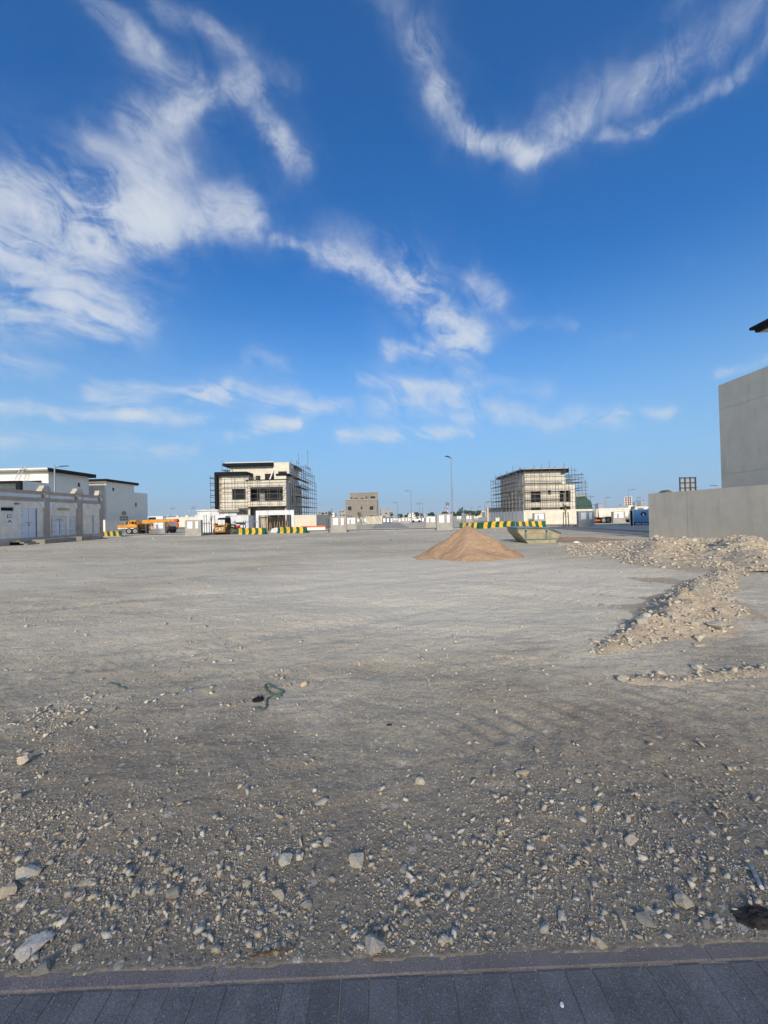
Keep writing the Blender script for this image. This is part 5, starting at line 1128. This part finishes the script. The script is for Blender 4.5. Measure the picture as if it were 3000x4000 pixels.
MB().holed(a.x, c.x, -.1, h, Y, Y+.3, [(a.x+.1, a.x+(c.x-a.x)*.55, h-.8, h-.15)], 'y').build('wall', 'white_plaster', sd); box('shutter', 'glass_dark', sd, a.x, a.x+(c.x-a.x)*.6, Y+.32, Y+.4, h-1, h-.05); box('roof', 'white_plaster', sd, a.x, c.x, Y+.302, Y+6, h-.12, h+.04)
# towers on the skyline
for (x0, x1, yt, Y, lab, m_) in ((2337, 2358, 1965, 1500, 'distant grey tower block left of the brown hoarding', 'tower'), (2482, 2504, 1960, 1600, 'wider distant grey tower right of the brown hoarding', 'tower'), (2503, 2514, 1955, 1500, 'distant slab tower with pale stripes, middle one', 'tower_pale'), (2514, 2525, 1953, 1520, 'rightmost distant tower on the skyline, near the grey wall', 'tower')):
    a, c = at(x0, 1970, Y), at(x1, 1970, Y); h = at((x0+x1)/2, yt, Y).z
    t = thing('tower_block', lab, 'tower', ((a.x+c.x)/2, Y, 0)); W = c.x-a.x
    box('shaft', m_, t, a.x, c.x, Y, Y+25, -.1, h*.94); box('crown', m_, t, a.x+W*.2, c.x-W*.2, Y+3, Y+20, h*.94+.01, h)
    for i in range(4): x = a.x+W*(i+.5)/4; box('facade_strip', 'tower_pale' if m_ == 'tower' else 'tower', t, x-W*.05, x+W*.05, Y-.6, Y-.01, 2, h*.9)
# white pickup far down the side street
cc = at(1625, 2037, 99); pc = thing('parked_car', 'small white pickup parked far down the side street', 'car', (cc.x, 99, 0))
x = cc.x
MB().prism([(x-1.15, .35), (x-1.15, .85), (x-.2, .9), (x+.05, 1.4), (x+.75, 1.4), (x+.85, .95), (x+1.25, .85), (x+1.25, .35)], 'y', 98.2, 99.8).build('body', 'white_metal', pc, bevel=.04)
MB().prism([(x-.12, .95), (x+.1, 1.33), (x+.68, 1.33), (x+.75, .95)], 'y', 98.17, 98.197).build('window', 'glass_dark', pc)
for xx in (x-.75, x+.8): MB().cyl((xx, 98.15, .3), (xx, 98.45, .3), .32, n=12).build('wheel', 'rubber', pc)

# ================================================================== trees
def leaf_cloud(centres, n, size, seed):
    r = np.random.default_rng(seed); C_ = np.array(centres, float)
    pick = r.integers(0, len(C_), n); d = r.normal(size=(n, 3)); d /= np.linalg.norm(d, axis=1)[:, None]
    P = C_[pick, :3]+d*(C_[pick, 3]*r.uniform(.35, 1.0, n)**.6)[:, None]*np.array([1, 1, .8])
    u = r.normal(size=(n, 3)); u /= np.linalg.norm(u, axis=1)[:, None]; v = np.cross(u, r.normal(size=(n, 3))); v /= np.linalg.norm(v, axis=1)[:, None]
    s = size*r.uniform(.5, 1.3, n)[:, None]
    V = np.stack([P-u*s, P+v*s*.5, P+u*s, P-v*s*.5], 1).reshape(-1, 3)
    return V, np.arange(4*n).reshape(-1, 4)
def tree(label, px, py_top, Y, width_px, name='tree', leaf='leaf', n=420, bare=.25, size=None, seed=0, lean=0):
    p = at(px, py_top, Y); h = p.z; rr = width_px/1500*Y/2; r_ = random.Random(seed)
    t = thing(name, label, 'tree', (p.x, Y, 0), 'far trees' if name == 'tree' else None)
    b = MB(); tr_ = max(.035, h*.022); z1_ = h*(bare+.25)
    pts = [(p.x, Y, -.1), (p.x+lean*.4+r_.uniform(-.05, .05)*h*.3, Y, z1_*.5), (p.x+lean, Y, z1_)]
    b.cyl(pts[0], pts[1], tr_, tr_*.8, 7); b.cyl(pts[1], pts[2], tr_*.8, tr_*.5, 7); cs = []
    for i in range(9):
        a = r_.uniform(0, 6.28); e = r_.uniform(.15, 1); k = r_.uniform(.35, 1)
        q = Vector((p.x+lean+math.cos(a)*rr*k*.75, Y+math.sin(a)*rr*k*.75, h*bare+(h*(1-bare))*(.25+.62*e)))
        s_ = Vector(pts[1]).lerp(Vector(pts[2]), r_.random()); b.cyl(s_, q, tr_*.4, tr_*.12, 5); cs.append((*q, min(rr, h*(1-bare))*r_.uniform(.28, .48)))
    b.build('trunk', 'bark', t)
    V, Fq = leaf_cloud(cs, n, size or rr*.13, seed+1); m = MB(); m.v = [tuple(v) for v in V]; m.f = [tuple(f) for f in Fq]
    o = ORG[t.name]; me = bpy.data.meshes.new('crown'); me.from_pydata([tuple(Vector(v)-o) for v in m.v], [], m.f); me.materials.append(MATS[leaf])
    c_ = link(bpy.data.objects.new('crown', me)); c_.parent = t
FT = [(1561, 2006, 170, 26, 'dark far tree left of the tall far lamp'), (1590, 2005, 190, 24, 'dark far tree behind the far lamp, second from left'), (1628, 2001, 180, 28, 'bushy far tree right of the tall far lamp'), (1648, 2004, 190, 22, 'small far tree above the cabinets'),
 (1685, 2000, 175, 34, 'rounded dark far tree above the ported meter wall'), (1738, 1996, 180, 34, 'dark far tree just left of the tall near lamp'), (1786, 1995, 185, 36, 'dark far tree just right of the tall near lamp'), (1832, 1993, 190, 40, 'wide dark far tree in front of the cream houses'), (1862, 1995, 195, 36, 'far tree at the right end of the dark tree row'),
 (1529, 1996, 185, 18, 'slim far tree beside the half-built block'), (2417, 1968, 120, 18, 'dark far tree above the tipper tub'), (2310, 1985, 300, 30, 'low far tree line bush left of the distant tower'), (1768, 1998, 210, 26, 'far tree in the gap behind the tall near lamp')]
for i, (px, py, Y, wd, lab) in enumerate(FT): tree(lab, px, py, Y, wd, n=900, bare=.12, seed=i*7+3)
tree('young street tree beyond the far meter wall right of the tall lamp', 1803, 1976, 84, 26, 'young_tree', 'leaf_young', 420, .4, seed=91)
tree('small leaning tree in front of the grey villa shell', 1400, 1994, 80, 20, 'young_tree', 'leaf', 300, .3, seed=92, lean=.2)
tree('thin almost bare young tree left of the grey villa shell', 1293, 1973, 62, 20, 'young_tree', 'leaf_young', 40, .3, size=.06, seed=93)
tree('thin almost bare sapling by the loader', 824, 1986, 46, 12, 'young_tree', 'leaf_young', 40, .3, size=.06, seed=94)
tree('staked sapling in front of the cream boundary wall', 2208, 1962, 44.0, 26, 'young_tree', 'leaf_young', 90, .45, size=.10, seed=95)
sx_ = at(2208, 2050, 43.9).x; sk_ = thing('tree_stake', 'pair of dark tree stakes holding the sapling by the cream wall', 'stake', (sx_, 43.7, 0))
for dx in (-.32, .32): MB().cyl((sx_+dx, 43.7, -.1), (sx_+dx*.8, 43.7, 1.7), .05, n=6).build('stake', 'steel_dark', sk_)
MB().cyl((sx_-.3, 43.7, 1.2), (sx_+.3, 43.7, 1.2), .02, n=5).build('tie', 'steel_dark', sk_)
sx2 = at(1283, 2060, 42.4).x; s2_ = thing('tree_stake', 'dark stake beside the nearest meter wall left of the side street', 'stake', (sx2, 42.4, 0))
MB().cyl((sx2, 42.4, -.1), (sx2, 42.4, 1.6), .05, n=6).build('stake', 'steel_dark', s2_); MB().cyl((sx2-.15, 42.4, .5), (sx2+.15, 42.4, .5), .02, n=5).build('tie', 'steel_dark', s2_)

# ================================================================== stones
def hull_rock(npts, seed, sub=0, rough=.0, squash=(1, .8, .6)):
    r = random.Random(seed); bm = bmesh.new()
    for i in range(npts):
        v = Vector((r.gauss(0, 1), r.gauss(0, 1), r.gauss(0, 1))).normalized()*r.uniform(.8, 1.0)
        bm.verts.new((v.x*squash[0]*.5, v.y*squash[1]*.5, v.z*squash[2]*.5))
    g = bmesh.ops.convex_hull(bm, input=bm.verts)
    bmesh.ops.delete(bm, geom=[v for v in bm.verts if not v.link_faces], context='VERTS')
    if sub:
        bmesh.ops.bevel(bm, geom=bm.edges[:], offset=.03, segments=1, affect='EDGES', clamp_overlap=True)
        bmesh.ops.triangulate(bm, faces=bm.faces); bmesh.ops.subdivide_edges(bm, edges=bm.edges[:], cuts=sub, use_grid_fill=True)
        from mathutils import noise
        for v in bm.verts: v.co += v.co.normalized()*rough*(noise.noise(v.co*5+Vector((seed, 0, 0)))+.5*noise.noise(v.co*13+Vector((0, seed, 0))))
    bmesh.ops.triangulate(bm, faces=bm.faces); bmesh.ops.recalc_face_normals(bm, faces=bm.faces)
    me = bpy.data.meshes.new('stone'); bm.to_mesh(me); bm.free(); me.materials.append(MATS['rock']); return me
BIG = [hull_rock(11+i % 4, 100+i, 1, .05, (1, .62+.06*(i % 5), .48+.06*(i % 4))) for i in range(14)]
def hgt(x, y): return float(total_h(np.array([x]), np.array([y]))[0])
def stone(x, y, size, mesh, label, group, rz=None, sink=.18, tilt=.25):
    o = link(bpy.data.objects.new('stone', mesh)); o.location = (x, y, hgt(x, y)+size*(.26-sink)); o.scale = (size,)*3
    o.rotation_euler = (random.uniform(-tilt, tilt), random.uniform(-tilt, tilt), random.uniform(0, 6.28) if rz is None else rz)
    return tag(o, label, 'stone', group)
HERO = [(696, 1729, 30, 'pale rounded stone standing alone above the middle of the near gravel'), (609, 1787, 19, 'cream stone just left below the lone pale stone in the middle'), (708, 1812, 20, 'upright egg-shaped stone below the lone pale middle stone'),
 (616, 1852, 28, 'brownish blocky stone left of the tall cream one in the near gravel'), (772, 1853, 34, 'tall cream elongated stone near the middle of the near gravel'), (812, 2040, 52, 'largest cream flat stone at the kerb, right of the brown twig'),
 (376, 1928, 35, 'white angular stone in the left near gravel, brightest of its cluster'), (435, 1925, 20, 'small white stone right of the bright angular one at left'), (184, 1908, 40, 'pale wedge-shaped stone at left, above the flat slab'), (62, 1880, 42, 'grey-white triangular stone at the left edge'),
 (18, 1924, 40, 'cream stone cut by the left picture edge'), (53, 1646, 30, 'lone pale cube-like stone far left in the dark soil'), (39, 1728, 24, 'small cream stone below the lone cube-like one at far left'), (660, 1951, 28, 'cream pointed stone in the middle of the densest gravel'),
 (1130, 1660, 28, 'flat cream stone right of centre on the smooth soil'), (1292, 1733, 26, 'crumbly grey stone right of centre with a twin lump'), (1365, 1805, 30, 'knobbly cream stone in the right near gravel'), (1477, 1942, 38, 'cream boulder-like stone at right, near the dark cloth'),
 (1395, 1985, 32, 'pinkish diamond-shaped stone at right above the kerb'), (1213, 1980, 24, 'pale grey stone between the middle and the right diamond stone'), (90, 2090, 40, 'pale stone touching the kerb at far left'), (75, 2030, 74, 'broad flat pinkish slab half buried at lower left'), (598, 1935, 32, 'bluish white stone left of the cream pointed one'),
 (1298, 2034, 26, 'rounded pair-mate stone at the kerb right of centre'), (908, 1682, 24, 'brown-topped stone in the centre of the smooth soil'), (658, 1472, 18, 'small cream stone right of the green rope'), (244, 1527, 16, 'small cream stone left of the black rag'),
 (1510, 1275, 46, 'largest boulder on top of the soil ridge'), (1548, 1345, 44, 'split pale boulder on the near flank of the soil ridge'), (1512, 1375, 30, 'pale stone fallen below the soil ridge'), (1512, 1390, 24, 'cream stone at the foot of the soil ridge, nearest one'), (1428, 1455, 22, 'pale lump in the small stone row right of centre'), (1505, 1440, 24, 'largest pale stone of the small stone row at right'), (1345, 1466, 26, 'grey stone at the left end of the small stone row')]
spots = []
for i, (vx, vy_, wpx, lab) in enumerate(HERO):
    g_ = gnd(vx*S, (vy_+wpx*.28)*S)
    if vy_ < 1400 and vx > 1480:
        for _ in range(4): hh = hgt(g_.x, g_.y); d = ray(vx*S, (vy_+wpx*.28)*S); tt = (hh-EYE)/d.z; g_ = Vector((d.x*tt, d.y*tt, 0))
    size = wpx*S*g_.y/FPX*1.25
    o = stone(g_.x, g_.y, size, BIG[i % 14], lab, None, rz=random.uniform(-.45, .45), sink=.23 if 'slab' in lab else .14, tilt=.06 if 'slab' in lab or 'flat' in lab else .2)
    if 'tall' in lab or 'upright' in lab or 'diamond' in lab: o.rotation_euler.z = 1.3; o.scale.y *= 1.3; o.scale.x *= 1.2; 
    if 'slab' in lab: o.scale.z *= .4
    spots.append((g_.x, g_.y, size))
n = 0
while n < 150:                                   # loose stones on the near ground
    y = 1.5+2.6*random.random()**1.7; x = random.uniform(-1.15*y-.2, 1.15*y+.2)
    if x > .2*y and random.random() < .35: continue
    s_ = random.choice((.022, .026, .03, .036, .045))*random.uniform(.8, 1.25)
    if any(math.hypot(x-a, y-b) < (s_+c)*.6 for a, b, c in spots) or y < KERB0+KSL*x+s_*.7: continue
    spots.append((x, y, s_)); n += 1
    stone(x, y, s_, random.choice(BIG), 'one of the many small pale limestone stones loose on the near gravel', 'small stones loose on the near ground')
n = 0
while n < 62:
    k = random.random(); i = random.randrange(len(ridge)-2); a, b = ridge[i], ridge[i+1]
    x = a[0]+(b[0]-a[0])*k+random.gauss(0, .42); y = a[1]+(b[1]-a[1])*k+random.gauss(0, .42)-.12
    if float(ridge_h(np.array([x]), np.array([y]))[0]) < .02: continue
    n += 1; stone(x, y, random.choice((.07, .09, .11, .14, .18))*random.uniform(.8, 1.2), random.choice(BIG), 'one of the buff stones lying on the curving soil ridge', 'stones on the soil ridge')
for i in range(42):
    x = random.uniform(9.2, 15.3); y = random.uniform(11.6, 19.8)
    if float(mound_h(np.array([x]), np.array([y]))[0]) > .05: stone(x, y, random.choice((.15, .2, .28, .36))*random.uniform(.8, 1.2), random.choice(BIG), 'one of the peach stones lying on the broad rubble mound', 'stones on the rubble mound')

# gravel: far too many to count
protos = []
for i in range(10):
    me = hull_rock(7+i % 3, 300+i, 0, 0, (1, .8, .62)); v = np.zeros(len(me.vertices)*3); me.vertices.foreach_get('co', v)
    f = np.array([p_.vertices[:] for p_ in me.polygons]); protos.append((v.reshape(-1, 3), f)); bpy.data.meshes.remove(me)
def gravel(name, X, Y, size, tone, label_kind='stuff', sink=.12, flat=1.0):
    n = len(X); Z = total_h(X, Y); VS, FS, TS, off = [], [], [], 0; which = rng.integers(0, len(protos), n)
    for k, (pv, pf) in enumerate(protos):
        m_ = np.nonzero(which == k)[0]
        if not len(m_): continue
        a = rng.uniform(0, 6.283, len(m_)); ca, sa = np.cos(a), np.sin(a); s_ = size[m_]
        st = rng.uniform(.7, 1.35, (len(m_), 3)); tl = rng.normal(0, .25, (len(m_), 2))
        v = pv[None]*st[:, None, :]*s_[:, None, None]; v[..., 2] *= flat
        x = v[..., 0]*ca[:, None]-v[..., 1]*sa[:, None]; y = v[..., 0]*sa[:, None]+v[..., 1]*ca[:, None]; z = v[..., 2]+x*tl[:, :1]+y*tl[:, 1:]
        P = np.stack([x+X[m_][:, None], y+Y[m_][:, None], z+Z[m_][:, None]+(.28-sink)*s_[:, None]*flat], -1)
        VS.append(P.reshape(-1, 3)); FS.append((pf[None]+(np.arange(len(m_))*len(pv))[:, None, None]+off).reshape(-1, 3)); TS.append(np.repeat(tone[m_], len(pv))); off += len(m_)*len(pv)
    V = np.concatenate(VS).astype(np.float32); F_ = np.concatenate(FS).astype(np.int32); T_ = np.concatenate(TS).astype(np.float32)
    me = bpy.data.meshes.new(name); me.vertices.add(len(V)); me.vertices.foreach_set('co', V.ravel()); me.loops.add(F_.size); me.loops.foreach_set('vertex_index', F_.ravel()); me.polygons.add(len(F_))
    me.polygons.foreach_set('loop_start', np.arange(0, F_.size, 3, dtype=np.int32)); me.polygons.foreach_set('loop_total', np.full(len(F_), 3, np.int32)); me.update(calc_edges=True)
    at_ = me.attributes.new('tone', 'FLOAT', 'POINT'); at_.data.foreach_set('value', T_); me.materials.append(MATS['gravel'])
    o = link(bpy.data.objects.new(name, me)); o['kind'] = 'stuff'; return o
def near_field(n, p, s0, s1, keepfn, ymin=1.37, ymax=9, ex=2.1):
    t_ = rng.random(n); Y = ymin*(ymax/ymin)**(t_**p); X = rng.uniform(-1, 1, n)*(1.12*Y+.5)
    k = rng.random(n) < keepfn(X, Y); X, Y = X[k], Y[k]
    s_ = s0*(s1/s0)**(rng.random(len(X))**ex)*(.75+.25*Y/1.6)
    ok = Y > KERB0+KSL*X+s_*.55
    return X[ok], Y[ok], s_[ok]
def cluster(X, Y):   # stones lie in drifts; bare where wheels swept
    c = .36+2.6*fbm(X, Y, 1.0, 3, 71)+1.6*fbm(X, Y, 3.6, 3, 73)
    front = np.exp(-np.maximum(Y-1.75, 0)/.55)
    left = np.exp(-((X+2.9)**2+(Y-3.15)**2)/.5)*1.4+.5*np.exp(-((X+1.6)/.9)**2-((Y-1.7)/.5)**2)
    swept = np.exp(-(((X-1.8)/1.9)**4+((Y-3.1)/.55)**4))
    return np.clip((.16+.85*front+left)*np.clip(c, .06, 1.3)*(1-.9*swept), 0, 1)
X, Y, s_ = near_field(160000, .85, .005, .019, cluster); gravel('gravel', X, Y, s_, rng.random(len(X)))
X, Y, s_ = near_field(27000, .9, .010, .055, cluster, ymax=6.5, ex=3.2); gravel('loose_gravel', X, Y, s_, .15+.85*rng.random(len(X)))
def band(n, fn, x0, x1, y0, y1, thr, s0, s1):
    X = rng.uniform(x0, x1, n); Y = rng.uniform(y0, y1, n); h_ = fn(X, Y); k = h_ > thr; X, Y = X[k], Y[k]
    return X, Y, s0*(s1/s0)**(rng.random(len(X))**3.0)
X, Y, s_ = band(56000, ridge_h, 2, 11, 3.2, 12, .010, .012, .12); gravel('ridge_rubble', X, Y, s_, .18+.48*rng.random(len(X)), sink=.2)
X, Y, s_ = band(14000, mound_h, 6, 15.5, 10, 21.3, .0, .02, .24); gravel('mound_rubble', X, Y, s_, .36+.28*rng.random(len(X)), sink=.25)
n = 26000; t_ = rng.random(n); Y = 4*(40/4)**t_; X = rng.uniform(-1, 1, n)*(1.15*Y+1); k = rng.random(n) < np.clip(.35+1.5*fbm(X, Y, .3, 3, 81), 0, 1); X, Y = X[k], Y[k]
gravel('field_stones', X, Y, (.007+.0030*Y)*(.45+1.6*rng.random(len(X))**4), rng.random(len(X)), flat=.7)

n = 2600; X = rng.uniform(-1.9, 1.9, n); e_ = rng.exponential(.035, n); Y = KERB0+KSL*X-.004-e_; k = e_ < .22; X, Y = X[k], Y[k]     # grit kicked over the kerb
_th = total_h; total_h = lambda x, y: np.full(np.shape(x), .0035)
gravel('kerb_grit', X, Y, .0018*(6/1.8)**(rng.random(len(X))**2.5), rng.random(len(X))); total_h = _th
# ================================================================== litter on the ground
def gpath(pts, r, name, label, m, cat, lift=.006):
    g_ = [gnd(x*S, y*S) for x, y in pts]; P = []
    for i in range(len(g_)-1):
        for k in range(5): P.append(g_[i].lerp(g_[i+1], k/5))
    P.append(g_[-1]); Q = [sum((P[min(max(i+j, 0), len(P)-1)] for j in (-2, -1, 0, 1, 2)), Vector())/5 for i in range(len(P))]
    Q = [Vector((v.x, v.y, hgt(v.x, v.y)+lift+.004*math.sin(i*1.3))) for i, v in enumerate(Q)]
    b = MB().tube(Q, r, 6); o = b.build(name, m, org=Q[0]); return tag(o, label, cat)
zz_ = lambda x, y: ((800+x*.3014)/S, (2600+y*.3014)/S)
gpath([zz_(*v) for v in ((690, 520), (700, 560), (760, 570), (800, 540), (800, 470), (800, 420), (880, 375), (980, 380), (1000, 375), (910, 350), (870, 360), (820, 310), (775, 260), (785, 215), (830, 215), (900, 260), (1030, 320), (1000, 355), (930, 355))], .0075, 'green_rope', 'tangled loop of green rope lying on the dirt beside the black rag', 'rope_green', 'rope', .012)
gpath([(232, 1472), (248, 1474), (262, 1480), (275, 1484)], .007, 'green_rope', 'short piece of green rope on the dirt at left, apart from the loop', 'rope_green', 'rope', .01)
gpath([(536, 2077), (560, 2070), (590, 2065), (615, 2060), (640, 2056)], .0024, 'twig', 'thin reddish brown twig lying at the kerb', 'twig', 'twig', .012)
gpath([(1622, 1872), (1630, 1890), (1638, 1908), (1647, 1927)], .009, 'steel_rod', 'short grey steel rod lying near the right picture edge', 'galv', 'rod', .012)
def cloth(label, vx, vy_, w_, d_, hgt_, m, name, seed):
    c = gnd(vx*S, vy_*S); nx, ny = 26, 18; X, Y = np.meshgrid(np.linspace(-1, 1, nx), np.linspace(-1, 1, ny))
    r = np.hypot(X*(1+.3*fbm(X, Y, 2, 2, seed)), Y)*(1+.5*fbm(X+5, Y, 1.7, 3, seed)); wx, wy = c.x+X*w_/2, c.y+Y*d_/2
    Z = total_h(wx, wy)+np.where(r < .95, hgt_*(.35+np.abs(fbm(X, Y, 2.6, 4, seed+2))*2.4)*np.clip(1.1-r, 0, 1)**.5, -.02)
    return grid_obj(name, m, wx, wy, Z, r < .95, label, 'cloth')
cloth('crumpled black rag lying next to the green rope loop', 558, 1508, .10, .11, .045, 'rag', 'rag', 5)
cloth('torn dark sheet half buried at the lower right corner', 1632, 1985, .20, .10, .025, 'torn', 'torn_sheet', 8)
def scrap(label, vx, vy_, s_, m, name='plastic_scrap'):
    c = gnd(vx*S, vy_*S); z = hgt(c.x, c.y); b = MB()
    b.add([(c.x-s_, c.y-s_*.5, z+.003), (c.x+s_, c.y-s_*.7, z+.006), (c.x+s_*1.1, c.y+s_*.6, z+s_*.25), (c.x-s_*.7, c.y+s_*.8, z+s_*.12), (c.x, c.y, z+s_*.5)], [(0, 1, 4), (1, 2, 4), (2, 3, 4), (3, 0, 4)])
    tag(b.build(name, m, org=(c.x, c.y, z)), label, 'litter')
scrap('flattened bluish plastic scrap on the dirt left of the rag', 411, 1484, .028, 'blue_plastic'); scrap('small dark blue scrap at the middle of the smooth soil', 840, 1564, .022, 'sign_navy'); scrap('tiny blue scrap far out on the lot', 843, 1168, .14, 'blue_plastic'); scrap('white scrap near the skip and brown sand', 2250/S, 2122/S, .18, 'paper')
c = gnd(2195, 3927); tag(MB().cyl((c.x, c.y, .0), (c.x, c.y, .006), .007, .005, 10).build('white_pebble', 'paper', org=(c.x, c.y, 0)), 'single white pebble lying on the dark pavers', 'pebble')

# ================================================================== humid air over the plots
hz = MB().box(-7000, 7000, -4200, 4200, -1.2, 118).build('haze', 'paper'); hz['kind'] = 'stuff'
hm = bpy.data.materials.new('haze'); hm.use_nodes = True; hn = hm.node_tree; hn.nodes.clear()   # Principled Volume
pv = hn.nodes.new('ShaderNodeVolumePrincipled'); pv.inputs['Color'].default_value = (.80, .88, .96, 1); pv.inputs['Density'].default_value = .00030; pv.inputs['Anisotropy'].default_value = .0
mo = hn.nodes.new('ShaderNodeOutputMaterial'); hn.links.new(pv.outputs[0], mo.inputs['Volume'])
hz.data.materials.clear(); hz.data.materials.append(hm)
